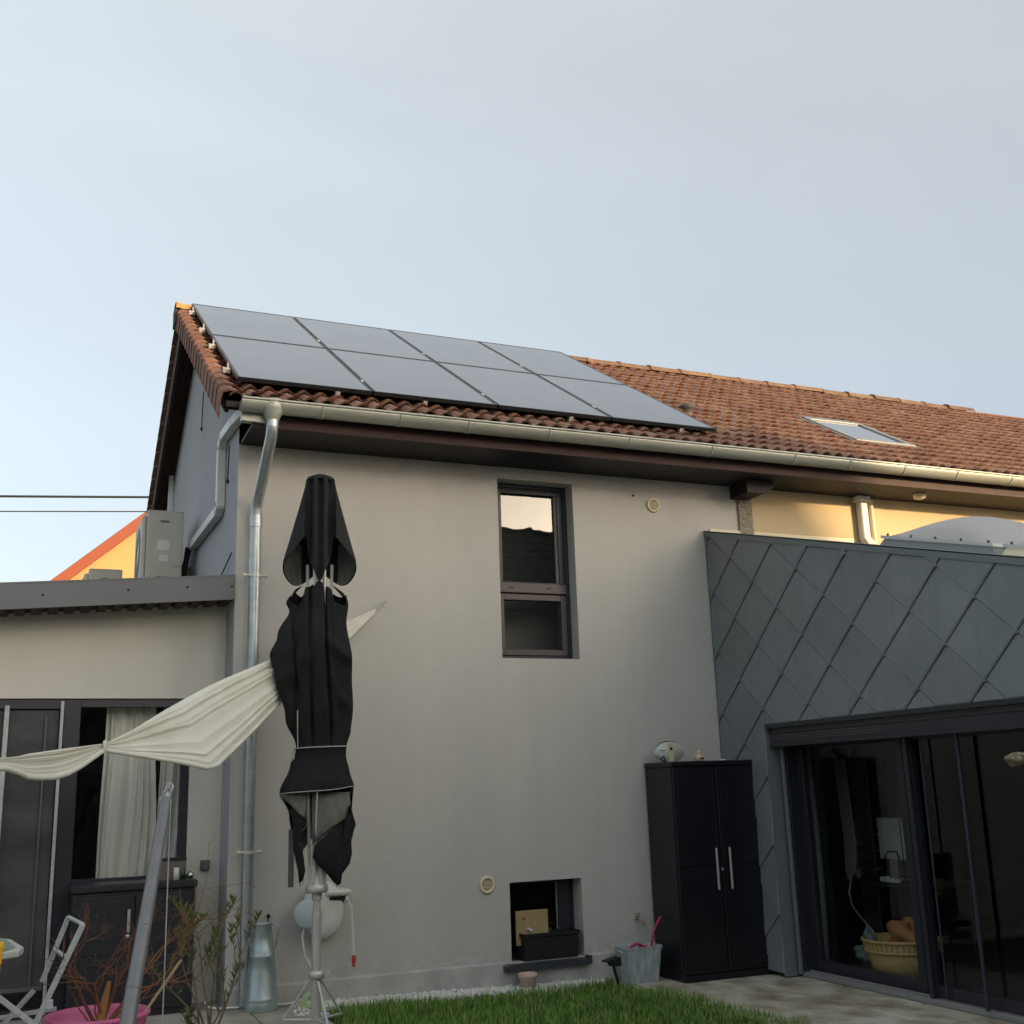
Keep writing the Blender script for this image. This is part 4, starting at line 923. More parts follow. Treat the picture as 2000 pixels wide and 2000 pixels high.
m = MB(); m.box((5.995,-.69,.62),(5.999,-.70,1.25)); m.tube([(5.985,-.45,.88),(5.985,-.50,.95),(5.985,-.62,.955),(5.985,-.66,.88)], .007, 6); m.build('cable', m_black, mo)
m = MB(); m.bbox((5.98,-.52,.70),(6.02,-.60,.88),.004); m.bbox((5.9,-.45,.70),(6.1,-.68,.715),.004); m.build('stand', m_room, mo)
dk = thing('desk', 'dark desk under the monitor inside the extension', 'desk', (0,0,0))
m = MB(); m.bbox((5.75,.10,.66),(6.4,-1.15,.695),.005); m.build('desktop', m_dark, dk)
for x, y in ((5.8,.05),(6.35,.05),(5.8,-1.1),(6.35,-1.1)):
    m = MB(); m.box((x-.02,y-.02,.03),(x+.02,y+.02,.66)); m.build('leg', m_dark, dk)
m = MB(); m.lathe([(0,0),(.035,0),(.035,.08),(.03,.08),(.028,.01)], (5.9,-.16,.696), 14); o = m.build('mug', mat('pale mug', (.5,.55,.58), .5)); tag(o, 'small pale mug on the desk left of the monitor', 'mug')
m = MB(); random.seed(5)
for k in range(7): m.bbox((5.82+random.uniform(-.02,.02),-.55-.035*k,.696),(5.86,-.58-.035*k,.72+random.uniform(0,.025)),.003)
o = m.build('desk_papers', m_screen); tag(o, 'crumpled pale papers on the front edge of the desk', 'papers')
shf = thing('shelf', 'open shelf with books in the dark room behind the desk', 'shelf', (0,0,0))
m = MB(); 
for z in (.72,.90,1.05): m.box((6.45,.55,z),(6.54,.25,z+.015))
m.box((6.45,.56,.6),(6.54,.545,1.2)); m.build('boards', m_room, shf)
m = MB(); m.box((6.46,.5,.737),(6.53,.30,.80)); m.box((6.46,.52,.915),(6.53,.36,.945)); m.build('books', mat('worn books', (.16,.13,.09), .8), shf)
m = MB(); m.add([(5.6,-.36,1.80),(5.6,-.50,1.80),(5.6,-.545,1.04),(5.6,-.50,.80),(5.6,-.42,.70),(5.6,-.38,.80),(5.6,-.40,1.04)], [(0,1,2,3,4,5,6)]); so = m.build('hanging_scarf', mat('grey scarf', (.36,.34,.34), .9)); sm_ = so.modifiers.new('t','SOLIDIFY'); sm_.thickness = .02; tag(so, 'grey scarf hanging inside the extension left of the monitor', 'scarf')
m = MB(); m.tube([(5.6,-.42,.72),(5.58,-.40,.60),(5.55,-.46,.50),(5.5,-.62,.42),(5.45,-.78,.36),(5.42,-.92,.28),(5.42,-.99,.22)], .009, 8); o = m.build('grey_cord', m_handle); tag(o, 'grey cord curving from the scarf down into the wicker basket', 'cord')
m = MB(); blob(m, (4.02,-4.02,1.71), (.07,.05,.034), 12, 12, .35); o = m.build('wood_piece', m_stone); tag(o, 'pale weathered end of wood in front of the sliding door at the right edge', 'wood')
m2 = MB(); m2.tube([(4.02,-4.02,1.71),(4.3,-4.10,1.76),(4.60,-4.15,1.80)], [.03,.026,.02], 10); m2.build('branch', m_stone, o)

# roof lights on the extension
def rooflight(x0, x1, y0, y1, label, base_mat):
    t = thing('dome_rooflight', label, 'rooflight', (0,0,0), 'dome rooflights on the extension')
    def rz(y, h): return pz(y)-.12+h
    m = MB(); P = lambda x, y, h: (x, y, rz(y, h))
    m.add([P(x0-.10,y0+.10,0),P(x1+.10,y0+.10,0),P(x1+.10,y1-.10,0),P(x0-.10,y1-.10,0),P(x0,y0,.19),P(x1,y0,.19),P(x1,y1,.19),P(x0,y1,.19)], [(0,1,5,4),(1,2,6,5),(2,3,7,6),(3,0,4,7)]); m.build('kerb', base_mat, t)
    m = MB(); q = .02
    m.add([P(x0-q,y0+q,.19),P(x1+q,y0+q,.19),P(x1+q,y1-q,.19),P(x0-q,y1-q,.19),P(x0-q,y0+q,.215),P(x1+q,y0+q,.215),P(x1+q,y1-q,.215),P(x0-q,y1-q,.215)], [(0,1,5,4),(1,2,6,5),(2,3,7,6),(3,0,4,7)]); m.build('rim', m_white, t)
    m = MB(); n = 20; vs = []
    for i in range(n+1):
        for j in range(n+1):
            u, v_ = i/n, j/n; h = .22*(max(0,math.sin(math.pi*u))**.55)*(max(0,math.sin(math.pi*v_))**.62); x = x0+.03+(x1-x0-.06)*u; y = y0-.03+(y1-y0+.06)*v_; vs.append(P(x, y, .214+h))
    m.add(vs, [(i*(n+1)+j,(i+1)*(n+1)+j,(i+1)*(n+1)+j+1,i*(n+1)+j+1) for i in range(n) for j in range(n)], True); m.build('dome', m_trans, t)
    for k in range(5):
        y = y0-.04+(y1-y0+.08)*k/4; m = MB(); m.lathe([(.010,-.0),(.010,.018),(.006,.022),(0,.022)], P(x0+.005,y,.215), 8); m.build('bolt', m_anthr, t)
rooflight(4.98, 6.15, -2.05, -3.17, 'opal dome rooflight on a dark kerb, nearest the white downpipe', m_trim)
rooflight(4.98, 6.15, -3.30, -4.42, 'opal dome rooflight on a cream kerb at the right picture edge', m_creamp)
m = MB(); m.bbox((4.62,-.02,4.02),(6.4,-.003,4.075),.003); o = m.build('flashing_strip', m_creamp, ex)

# ================================================================== tall cabinet and what stands on it
tc_ = thing('storage_cabinet', 'tall black two door garden cabinet with long silver handles', 'cabinet', (0,0,0))
CX, CD, CW, CH = 3.7208, .4885, .8745, 1.82
m = MB(); m.bbox((CX,-.02,.03),(CX+CW,-CD+.022,CH-.045),.008); m.build('body', m_cab, tc_)
m = MB(); m.bbox((CX-.006,-.015,CH-.046),(CX+CW+.006,-CD-.008,CH),.01); m.build('top', m_cab, tc_)
m = MB(); m.bbox((CX+.004,-.02,.0),(CX+CW-.004,-CD+.0,.055),.006); m.build('base', m_cab, tc_)
mid = CX+CW/2+.012
for a, b, s_ in ((CX+.012, mid-.004, 1), (mid+.004, CX+CW-.012, -1)):
    m = MB(); m.bbox((a,-CD+.021,.06),(b,-CD,CH-.05),.006)
    for z0_, z1_ in ((.10,.88),(.93,CH-.09)): m.bbox((a+.03,-CD-.0005,z0_),(b-.03,-CD-.005,z1_),.004)
    d_ = m.build('door', m_cab, tc_)
    hx = (mid-.068) if s_ > 0 else (mid+.068)
    m = MB(); m.tube([(hx,-CD-.035,.73),(hx,-CD-.035,1.075)], .011, 12); m.build('handle', m_handle, d_)
    m = MB(); m.tube([(hx,-CD,.735),(hx,-CD-.035,.735)], .008, 8); m.tube([(hx,-CD,1.085),(hx,-CD-.036,1.085)], .012, 8); m.build('handle_mount', m_black, d_)
m = MB(); m.bbox((mid-.014,-CD-.004,.885),(mid+.008,-CD-.012,.905),.002); m.build('lock', m_handle, tc_)
m = MB(); n = 24
for k, (s_, y) in enumerate(((.98,-.20),(1,-.215),(1,-.245),(.92,-.262))): pass
vs = []
def dial(a):
    x = math.cos(a)*.150; z = math.sin(a)*.092
    if z < -.03: x *= 1+(z+.03)*3.2
    return x, z
for s_, y in ((.97,-.20),(1,-.21),(1,-.245),(.9,-.262)):
    for k in range(n):
        x, z = dial(2*math.pi*k/n); vs.append((3.865+x*s_, y, CH+.088+z*s_))
m.add(vs, [(r_*n+k, r_*n+(k+1)%n, r_*n+n+(k+1)%n, r_*n+n+k) for r_ in range(3) for k in range(n)]+[tuple(range(3*n,4*n)), tuple(reversed(range(n)))], True)
sc = m.build('enamel_ornament', m_ename); tag(sc, 'old pale blue enamel kitchen scale on the left of the tall cabinet', 'ornament')
m = MB(); m.bbox((3.838,-.264,CH+.003),(3.892,-.268,CH+.165),.001); m.build('cream_band', m_figure, sc)
m = MB(); m.lathe([(0,-.272),(.013,-.271),(.014,-.266)], (3.865,0,CH+.118), 14, 'y'); m.bbox((3.745,-.263,CH+.10),(3.80,-.2645,CH+.106),.0005); m.build('dial_hole', m_black, sc)
m = MB(); m.tube([(3.775+.02*math.cos(a),-.27,CH+.028+.022*math.sin(a)) for a in [2*math.pi*k/16 for k in range(17)]], .0045, 6); m.build('ring', m_black, sc)
m = MB(); m.tube([(3.865+.145*math.cos(a)*1.0,-.225,CH+.09+.094*math.sin(a)) for a in [math.pi*(.12+.76*k/16) for k in range(17)]], .006, 6); m.build('rim', mat('worn rim', (.10,.09,.05), .6), sc)
m = MB(); m.lathe([(0,0),(.036,.0),(.044,.03),(.038,.055),(.018,.062),(.027,.078),(.027,.092),(.0,.098)], (4.165,-.25,CH), 18); m.tube([(4.125,-.25,CH+.045),(4.105,-.25,CH+.052),(4.118,-.25,CH+.065)], .006, 6)
o = m.build('pottery_figure', m_figure); tag(o, 'small cream pottery figure in the middle of the tall cabinet top', 'ornament'); m2 = MB(); m2.bbox((4.150,-.294,CH+.022),(4.182,-.288,CH+.034),.001); m2.build('mark', m_black, o)
m = MB(); m.lathe([(0,0),(.03,.0),(.034,.014),(.0,.018)], (4.40,-.27,CH), 14); o = m.build('saucer', m_white); tag(o, 'tiny white saucer on the right of the tall cabinet top', 'ornament')

# zinc tub with hose
tb = thing('zinc_tub', 'battered zinc tub with crimson hose beside the tall cabinet', 'tub', (3.455,-.20,.0))
def rrect(s_, z, r=.03, a=.185, b=.12):
    P = []
    for cx, cy, a0_ in ((a-r,b-r,0),(-a+r,b-r,90),(-a+r,-b+r,180),(a-r,-b+r,270)):
        for k in range(5):
            t = R(a0_+22.5*k); P.append((s_*(cx+r*math.cos(t)), s_*(cy+r*math.sin(t)), z))
    return P
m = MB(); L_ = [rrect(.74,.0),rrect(.78,.04),rrect(.94,.27),rrect(.98,.28),rrect(.98,.292),rrect(.93,.288),rrect(.74,.05)]; n = 20
m.add([p for q in L_ for p in q], [(r_*n+k, r_*n+(k+1)%n, r_*n+n+(k+1)%n, r_*n+n+k) for r_ in range(6) for k in range(n)]+[tuple(reversed(range(n))), tuple(range(6*n,7*n))], False); m.build('body', m_galvw, tb)
for s_ in (-1,1):
    m = MB(); m.tube([(s_*.180,-.05,.25),(s_*.205,-.05,.265),(s_*.205,.05,.265),(s_*.180,.05,.25)], .006, 6); m.build('handle', m_galvw, tb)
m = MB(); m.tube([(3.34,-.2,.20),(3.37,-.21,.285),(3.42,-.22,.31),(3.47,-.22,.30),(3.52,-.2,.2)], .012, 8); m.tube([(3.555,-.21,.15),(3.575,-.22,.30),(3.595,-.22,.38),(3.63,-.22,.45),(3.68,-.22,.51)], .011, 8); m.tube([(3.62-.15,-.18,.26),(3.5,-.14,.29),(3.55,-.18,.27)], .011, 8)
o = m.build('crimson_hose', m_redhose); tag(o, 'crimson hose end rising out of the zinc tub', 'hose')
# spot light on stake
sp_ = thing('garden_spotlight', 'black garden spotlight on a stake at the lawn edge near the tub', 'lamp', (0,0,0))
m = MB(); m.tube([(3.12,-.45,-.02),(3.105,-.45,.08),(3.08,-.45,.17),(3.075,-.45,.20)], [.008,.014,.013,.011], 8); m.build('stake', m_black, sp_)
m = MB(); m.bbox((3.045,-.50,.19),(3.13,-.40,.245),.008); m.prism([(3.05,-.50,.235),(3.13,-.50,.25),(3.12,-.50,.262),(2.99,-.50,.238),(2.985,-.50,.228)], (0,.09,0)); m.build('head', m_black, sp_)
# flower pot on pebbles
m = MB(); m.lathe([(0,0),(.060,0),(.072,.10),(.080,.105),(.080,.135),(.070,.135),(.062,.03),(0,.03)], (2.432,-.15,.02), 24); o = m.build('flower_pot', m_terra); tag(o, 'empty pale terracotta flower pot standing on the white pebbles', 'pot')
# churn
ch = thing('milk_can', 'tall galvanised milk can with spout standing against the wall corner', 'can', (.235,-.235,.10))
m = MB(); m.lathe([(0,0),(.122,0),(.124,.005),(.124,.06),(.120,.072),(.124,.080),(.118,.090),(.104,.29),(.092,.375),(.096,.380),(.095,.388),(.088,.392),(.076,.50),(.064,.60),(.068,.605),(.068,.615),(.058,.612),(.052,.55),(.0,.5)], (0,0,0), 36); m.build('body', m_churn, ch)
m = MB(); m.tube([(.058,-.01,.57),(.075,-.01,.605),(.105,-.015,.60),(.118,-.015,.56),(.105,-.01,.48),(.088,-.005,.41)], .0075, 8); m.build('handle', m_churn, ch)
m = MB(); m.tube([(-.080,.0,.44),(-.105,-.01,.52),(-.135,-.02,.60)], [.013,.012,.010], 8); m.build('spout', m_churn, ch)
m = MB(); m.tube([(.31,-.06,.64),(.31,-.05,.72),(.315,-.04,.76)], .006, 6); m.lathe([(0,0),(.014,.008),(.016,.025),(0,.035)], (.315,-.04,.72), 10); o = m.build('wall_hook', m_black); tag(o, 'small black hook on the wall above the milk can', 'hook')

# ================================================================== parasol
pr_ = thing('parasol', 'tall closed charcoal parasol tied with a cord, on a pale grey pole', 'parasol', (.50,-.85,.03), None, (0,0,R(-13.4)))
Zb = .03
def ring_surface(mb, rows, n, smooth=True):
    m_ = len(rows); vs = [p for r_ in rows for p in r_]
    mb.add(vs, [(j*n+i, j*n+(i+1)%n, (j+1)*n+(i+1)%n, (j+1)*n+i) for j in range(m_-1) for i in range(n)], smooth)
def interp(tab, z):
    for (z1, v1), (z2, v2) in zip(tab, tab[1:]):
        if z1 >= z >= z2:
            t = (z1-z)/(z1-z2); t = t*t*(3-2*t); return v1+(v2-v1)*t
    return tab[-1][1] if z < tab[-1][0] else tab[0][1]
n = 144
LEFT = [(3.25,.05),(3.15,.20),(3.06,.235),(3.00,.21),(2.80,.29),(2.66,.350),(2.5,.325),(2.2,.245),(1.99,.165),(1.955,.160),(1.85,.205),(1.66,.275),(1.5,.20),(1.3,.17),(1.0,.13)]
RIGHT = [(3.25,.05),(3.12,.21),(3.05,.225),(2.9,.205),(2.62,.238),(2.3,.238),(2.1,.225),(1.97,.200),(1.93,.195),(1.8,.225),(1.69,.262),(1.5,.25),(1.38,.268),(1.2,.235),(1.0,.17)]
DEP = [(3.25,.05),(3.1,.13),(2.66,.20),(2.3,.18),(1.99,.12),(1.93,.12),(1.68,.19),(1.4,.15),(1.0,.10)]
folds = [(-.55,.75,.10),(.35,.8,.13)]
def hem(th):                                    # th: 0 right(+x), -pi/2 front, pi/2 back
    s_ = math.sin(th); c_ = math.cos(th)
    if s_ < -.18: return 1.665 + .012*c_ + .02*max(0, c_-.3)
    # sides and back hang lower in points
    a = (th + math.pi*2) % (math.pi*2)
    tab = [(0,1.42),(.25,1.28),(.7,.98),(1.1,1.22),(1.5,1.36),(1.9,1.30),(2.3,1.24),(2.75,1.0),(3.0,1.22),(3.25,1.55),(3.45,1.66),(6.0,1.68),(6.12,1.60),(6.284,1.42)]
    for (a1, h1), (a2, h2) in zip(tab, tab[1:]):
        if a1 <= a <= a2: return h1+(h2-h1)*(a-a1)/(a2-a1)
    return 1.66
def topz(th):                                   # upper scalloped edge of the main canopy, below the vent
    return 3.17 + .05*math.cos(4*(th+math.pi/2)) - (.10 if abs(math.cos(th)) > .45 and math.sin(th) < .2 else 0)*1.0
rows = []; NR = 74
def crease(x): return 1-abs(((x/ (2*math.pi)) % 1)*2-1)**1.0*2
for j in range(NR+1):
    row = []
    for i in range(n):
        th = 2*math.pi*i/n; zt_, zb_ = topz(th), hem(th); z = zt_+(zb_-zt_)*j/NR
        cx_, sy_ = math.cos(th), math.sin(th)
        rx = interp(RIGHT if cx_ > 0 else LEFT, z); ry = interp(DEP, z)
        sup = .82
        bx = math.copysign(abs(cx_)**sup, cx_)*rx; by = math.copysign(abs(sy_)**sup, sy_)*ry
        tie = math.exp(-((z-1.975)/.10)**2)
        tri = lambda q: 1-abs((q % 1)*2-1)*2
        # long straight drag folds, fanning from the tie and from the hub
        f = .15*tri(2.6*th/math.pi + .55*z + .2) + .08*tri(4.5*th/math.pi - .75*z)
        f *= (1-.6*tie)*(1 if z > 1.9 else .35)
        k_ = 1 + f*(.8 if abs(cx_) < .8 else .45)
        yy = by*k_
        if sy_ < 0 and z > 1.95:
            g1 = 1-tie*.8; lean = (z-2.0)
            for c0, wd, am in ((-.045-.02*lean,.016,.06),(.085-.035*lean,.016,.07),(-.16-.05*lean,.022,.035)):
                dd_ = (bx-c0)/wd; yy += am*g1*max(0, 1-abs(dd_)) if abs(dd_) < 1 else 0
            # slanting creases over the two cheeks
            q1 = (z-2.62) - .9*(bx+.10)
            yy -= .035*max(0,1-abs(q1)/.10)*(bx < -.05)
            q2 = (z-2.72) + .8*(bx-.10); yy -= .045*max(0,1-abs(q2)/.08)*(bx > .06)
            q3 = (z-2.45) + 1.5*(bx-.10); yy -= .03*max(0,1-abs(q3)/.09)*(bx > .08)
        row.append((bx*k_, yy, z-Zb))
    rows.append(row)
m = MB(); ring_surface(m, rows, n)
def inner(rows, d=.006):
    return [[(p[0]*(1-d/max(.02, math.hypot(p[0],p[1]))), p[1]*(1-d/max(.02, math.hypot(p[0],p[1]))), p[2]) for p in r_] for r_ in rows]
m.mi = 1; ring_surface(m, inner(rows[NR*82//100:], .02), n); can = m.build('canopy', [m_fab, m_fabi], pr_)
can_rows = rows
m = MB(); m.tube([rows[-1][i] for i in list(range(n))+[0]], .0035, 5); m.build('hem_piping', m_piping, pr_)
def flap(P, mt, y0, bulge):
    L = [((px_-622)*.0039, .965+(1740-py_)*.00363-Zb) for px_, py_ in P]; n_ = len(L)
    cx_ = sum(p[0] for p in L)/n_; cz_ = sum(p[1] for p in L)/n_
    mm = MB(); vs = []
    for s_ in (1,.7,.35): vs += [(cx_+(x_-cx_)*s_, y0+.016*math.sin((cx_+(x_-cx_)*s_)*70+(cz_+(z_-cz_)*s_)*6)-bulge*(1-s_**2), cz_+(z_-cz_)*s_) for x_, z_ in L]
    vs.append((cx_, y0-bulge+.016*math.sin(cx_*70+cz_*6), cz_))
    fs = [(k, (k+1)%n_, n_+(k+1)%n_, n_+k) for k in range(n_)]+[(n_+k, n_+(k+1)%n_, 2*n_+(k+1)%n_, 2*n_+k) for k in range(n_)]+[(2*n_+k, 2*n_+(k+1)%n_, 3*n_) for k in range(n_)]
    mm.add(vs, fs, True); o_ = mm.build('flap', mt, pr_); q_ = o_.modifiers.new('t','SOLIDIFY'); q_.thickness = .004
    m2 = MB(); m2.tube(vs[:n_]+[vs[0]], .0028, 5); m2.build('flap_piping', m_fabi, pr_)
flap([(681,1576),(692,1615),(683,1642),(685,1670),(681,1688),(667,1708),(665,1725),(660,1729),(652,1722),(640,1706),(622,1688),(614,1674),(617,1652),(640,1630),(668,1612),(679,1598)], m_fab, -.105, .02)
flap([(574,1560),(600,1560),(603,1612),(590,1630),(579,1644),(583,1656),(596,1668),(600,1700),(597,1716),(590,1722),(588,1690),(580,1660),(578,1620)], m_fab, -.085, .015)
flap([(552,1551),(600,1549),(600,1600),(590,1592),(575,1575)], m_fabi, -.10, .01)
flap([(612,1549),(680,1552),(682,1575),(676,1600),(650,1618),(622,1642),(614,1650)], m_fabi, -.095, .015)
# vent tier: hood with two cheeks and a central fin
rows = []; NR = 30
def vhem(th):
    s_, c_ = math.sin(th), math.cos(th)
    if s_ < 0 and abs(c_) < .40: return 3.19 + .36*(abs(c_)/.40)**1.2
    if s_ < 0: return 3.56 - .22*((abs(c_)-.40)/.60)**1.3
    return 3.34 - .12*abs(math.sin(2*th)) 
for j in range(NR+1):
    row = []
    for i in range(n):
        th = 2*math.pi*i/n; zt_, zb_ = 4.03, vhem(th); z = zt_+(zb_-zt_)*j/NR; s_, c_ = math.sin(th), math.cos(th)
        u = (4.03-z)/.66
        rx = .105+.175*min(1.1,u)**1.05; ry = .085+.10*min(1.1,u)
        if z < 3.38: rx *= 1-(3.38-z)*.9
        x = math.copysign(abs(c_)**.9, c_)*rx; y = s_*ry
        if s_ < 0:
            a_ = abs(x)
            if a_ < .062: y = -ry*.95 - .01 + .03*math.cos(x*90)
            elif a_ < .115: y = -ry*.45 + (a_-.062)/.053*(-.02)
            else: y -= .02
        row.append((x+.0, y, z-Zb))
    rows.append(row)
m = MB(); ring_surface(m, rows, n); m.mi = 1; IR = inner(rows[NR*62//100:], .008); vv = [p for r_ in IR for p in r_]
m.add(vv, [(j*n+i, j*n+(i+1)%n, (j+1)*n+(i+1)%n, (j+1)*n+i) for j in range(len(IR)-1) for i in range(n) if abs(IR[j][i][0]) > .135 and abs(IR[j][(i+1)%n][0]) > .135], True); hd_ = m.build('vent_hood', [m_fabl, m_fabi], pr_)
m = MB(); m.tube([rows[-1][i] for i in list(range(n))+[0]], .003, 5); m.build('hood_piping', m_fabl, pr_)
m = MB(); m.lathe([(.0,.035),(.05,.030),(.10,.008),(.112,-.01),(.108,-.02)], (0,0,4.04-Zb), 28); m.build('cap', m_fabl, pr_)
# ribs, pole, runner, joints
m = MB(); m.tube([(0,0,.0),(0,0,.82-Zb)], .034, 20); m.tube([(0,0,.80-Zb),(0,0,3.95-Zb)], .028, 16); m.build('pole', m_pole, pr_)
for k, a in enumerate([R(22+45*q) for q in range(8)]):
    m = MB(); ca, sa = math.cos(a), math.sin(a); m.bar((.055*ca,.055*sa,1.06-Zb),(.085*ca,.07*sa,1.9),.014,.022,(0,0,1)); m.bar((.085*ca,.07*sa,1.9),(.10*ca,.08*sa,3.35-Zb),.012,.020); m.build('rib', m_pole, pr_)
m = MB(); m.bar((-.02,-.062,1.12),(.0,-.15,1.72),.024,.012,(1,0,0)); m.build('front_rib', m_pole, pr_)
m = MB(); m.lathe([(.036,.0),(.075,.0),(.082,.015),(.082,.04),(.060,.07),(.055,.16),(.036,.16)], (0,0,.955-Zb), 20)
for k in range(8):
    a = R(22+45*k); m.box((.06*math.cos(a)-.012,.06*math.sin(a)-.012,.98-Zb),(.06*math.cos(a)+.012,.06*math.sin(a)+.012,1.15-Zb))
m.build('runner', m_pole, pr_)
m = MB(); m.tube([(0,0,.955-Zb),(0,0,.905-Zb)], .038, 20); m.tube([(0,0,.80-Zb),(0,0,.785-Zb)], .0365, 20); m.build('joint_ring', m_pole, pr_)
m = MB(); m.lathe([(.036,.0),(.056,.004),(.056,.05),(.036,.055)], (0,0,.375-Zb), 20); m.tube([(.05,0,.41-Zb),(.085,-.01,.415-Zb),(.09,-.01,.38-Zb)], .005, 6); m.build('collar', m_pole, pr_)
for a in (R(165), R(40), R(-70)):
    m = MB(); ca, sa = math.cos(a), math.sin(a); e_ = (.24*ca,.24*sa,.075); m.tube([(0.03*ca,.03*sa,.075), e_], .013, 8); m.tube([(.045*ca,.045*sa,.36-Zb), e_], .009, 8); m.build('foot_brace', m_pole, pr_)
m = MB(); m.lathe([(.06,.0),(.06,.05),(.036,.06)], (0,0,0), 20); m.build('ground_socket', m_pole, pr_)
m = MB(); P_ = []
for k in range(41):
    a = 2*math.pi*k/40; rx = (.205 if math.cos(a) > 0 else .170); P_.append((math.copysign(abs(math.cos(a))**.82,math.cos(a))*rx*1.03, math.copysign(abs(math.sin(a))**.82,math.sin(a))*.150, 1.975-Zb+.004*math.cos(a)))
m.tube(P_, .0045, 6); m.tube([(-.170,-.05,1.975-Zb),(-.185,-.06,1.93-Zb),(-.19,-.07,1.88-Zb),(-.172,-.07,1.90-Zb),(-.17,-.06,1.96-Zb)], .004, 6)
m.tube([(-.145,-.165,1.975-Zb),(-.148,-.20,2.10-Zb),(-.150,-.215,2.24-Zb)], .004, 6); m.build('tie_cord', m_piping, pr_)
m = MB(); m.bbox((-.205,-.03,1.0-Zb),(-.165,-.024,1.40-Zb),.001); m.build('strap', mat('grey strap', (.09,.09,.085), .9), pr_)

# ================================================================== sail
UP = [(-1.621,-2.4,1.888),(-1.467,-2.2,1.915),(-1.274,-2.0,1.949),(-1.05,-1.8,1.985),(-.873,-1.6,2.078),(-.637,-1.4,2.228),(-.299,-1.1,2.42),(.161,-.75,2.636),(.581,-.45,2.871),(.941,-.2,3.049),(1.187,-.05,3.166)]
LO = [(-1.617,-2.4,1.834),(-1.459,-2.2,1.785),(-1.265,-2.0,1.802),(-1.055,-1.8,1.945),(-.80,-1.7,1.905),(-.55,-1.6,1.864),(-.357,-1.5,1.82),(-.076,-1.1,2.046),(.215,-.8,2.312),(.665,-.45,2.689),(.984,-.2,2.973),(1.192,-.05,3.158)]
# extend left past the frame to a second knot
UP = [(-2.6,-3.1,1.98),(-2.1,-2.8,1.90)] + UP; LO = [(-2.6,-3.1,1.97),(-2.1,-2.8,1.80)] + LO
def resample(P, n, keys=None):
    P = [V(p) for p in P]; d = [0]
    for a, b in zip(P, P[1:]): d.append(d[-1]+(b-a).length)
    out_ = []
    for k in range(n+1):
        s_ = d[-1]*k/n
        for i in range(len(P)-1):
            if s_ <= d[i+1]+1e-9:
                t = (s_-d[i])/(d[i+1]-d[i]); p0 = P[max(0,i-1)]; p1 = P[i]; p2 = P[i+1]; p3 = P[min(len(P)-1,i+2)]
                out_.append(.5*((2*p1)+(-p0+p2)*t+(2*p0-5*p1+4*p2-p3)*t*t+(-p0+3*p1-3*p2+p3)*t**3)); break
    return out_
# parametrise both edges so the knot lines up: split at the knot
def part(P, ki, n1, n2): return resample(P[:ki+1], n1)[:-1] + resample(P[ki:], n2)
n1, n2 = 60, 110
U_ = part(UP, 5, n1, n2); L_ = part(LO, 5, n1, n2)
def linear(P, n):
    P = [V(p) for p in P]; d = [0]
    for a, b in zip(P, P[1:]): d.append(d[-1]+(b-a).length)
    o_ = []
    for k in range(n+1):
        s_ = d[-1]*k/n; i = max(q for q in range(len(P)-1) if d[q] <= s_+1e-9); o_.append(P[i].lerp(P[i+1], (s_-d[i])/(d[i+1]-d[i])))
    return o_
L_[n1:] = linear(LO[5:], n2)
# keep the sharp low corner
nv = 72; vs = []
for i, (a, b) in enumerate(zip(U_, L_)):
    w_ = (a-b).length
    s_ = abs(i-n1)/n2 if i >= n1 else (n1-i)/n1
    for j in range(nv+1):
        v_ = j/nv; p = a.lerp(b, v_)
        am = min(.052, w_*.18)
        fade = 1.0 if i < n1 else 1-.45*min(1, s_*1.3)
        fold = 0
        for c0, wd, hh in ((.06,.03,.6),(.15,.022,1.0),(.29,.06,.45),(.37,.02,.8),(.60,.12,.40),(.76,.022,.55),(.90,.05,.3)):
            fold += hh*max(0, 1-abs(v_-c0-.03*math.sin(s_*4+c0*9))/wd)**1.3
        off = fold*am*fade + math.sin(v_*7+s_*2.5)*am*.30
        p = p + V((.0,-1,.35))*off
        if i > n1: p += V((0,-.06,0))*math.sin(math.pi*v_)*math.sin(math.pi*min(1,s_))
        vs.append(p)
m = MB(); q = nv+1
m.add(vs, [(i*q+j, i*q+j+1, (i+1)*q+j+1, (i+1)*q+j) for i in range(len(U_)-1) for j in range(nv)], True)
sail = thing('shade_sail', 'slack cream shade sail knotted in the middle and hooked to the wall', 'sail', (0,0,0))
so_ = m.build('cloth', m_sail, sail); md = so_.modifiers.new('t','SOLIDIFY'); md.thickness = .003
m = MB(); m.tube([p+V((0,-.012,0)) for p in L_[:n1+1:3]], .016, 8); m.tube([p+V((0,-.010,0)) for p in L_[n1::4]], [.014]*len(L_[n1::4]), 8); m.build('hem', m_sail, sail)
m = MB(); kn = (U_[n1]+L_[n1])/2; m.tube([kn+V((.0,.03*math.cos(a)-.0,.030*math.sin(a))) for a in [2*math.pi*k/14 for k in range(15)]], .010, 8); m.build('knot', m_sail, sail)
m = MB(); m.tube([(1.18,-.06,3.16),(1.24,-.035,3.21)], .008, 6); m.tube([(1.235,-.035,3.20),(1.275,-.02,3.235),(1.285,.0,3.24)], .006, 6); m.tube([(1.24+.014*math.cos(a),-.035,3.21+.014*math.sin(a)) for a in [2*math.pi*k/12 for k in range(13)]], .004, 5); m.build('shackle', m_galv, sail)

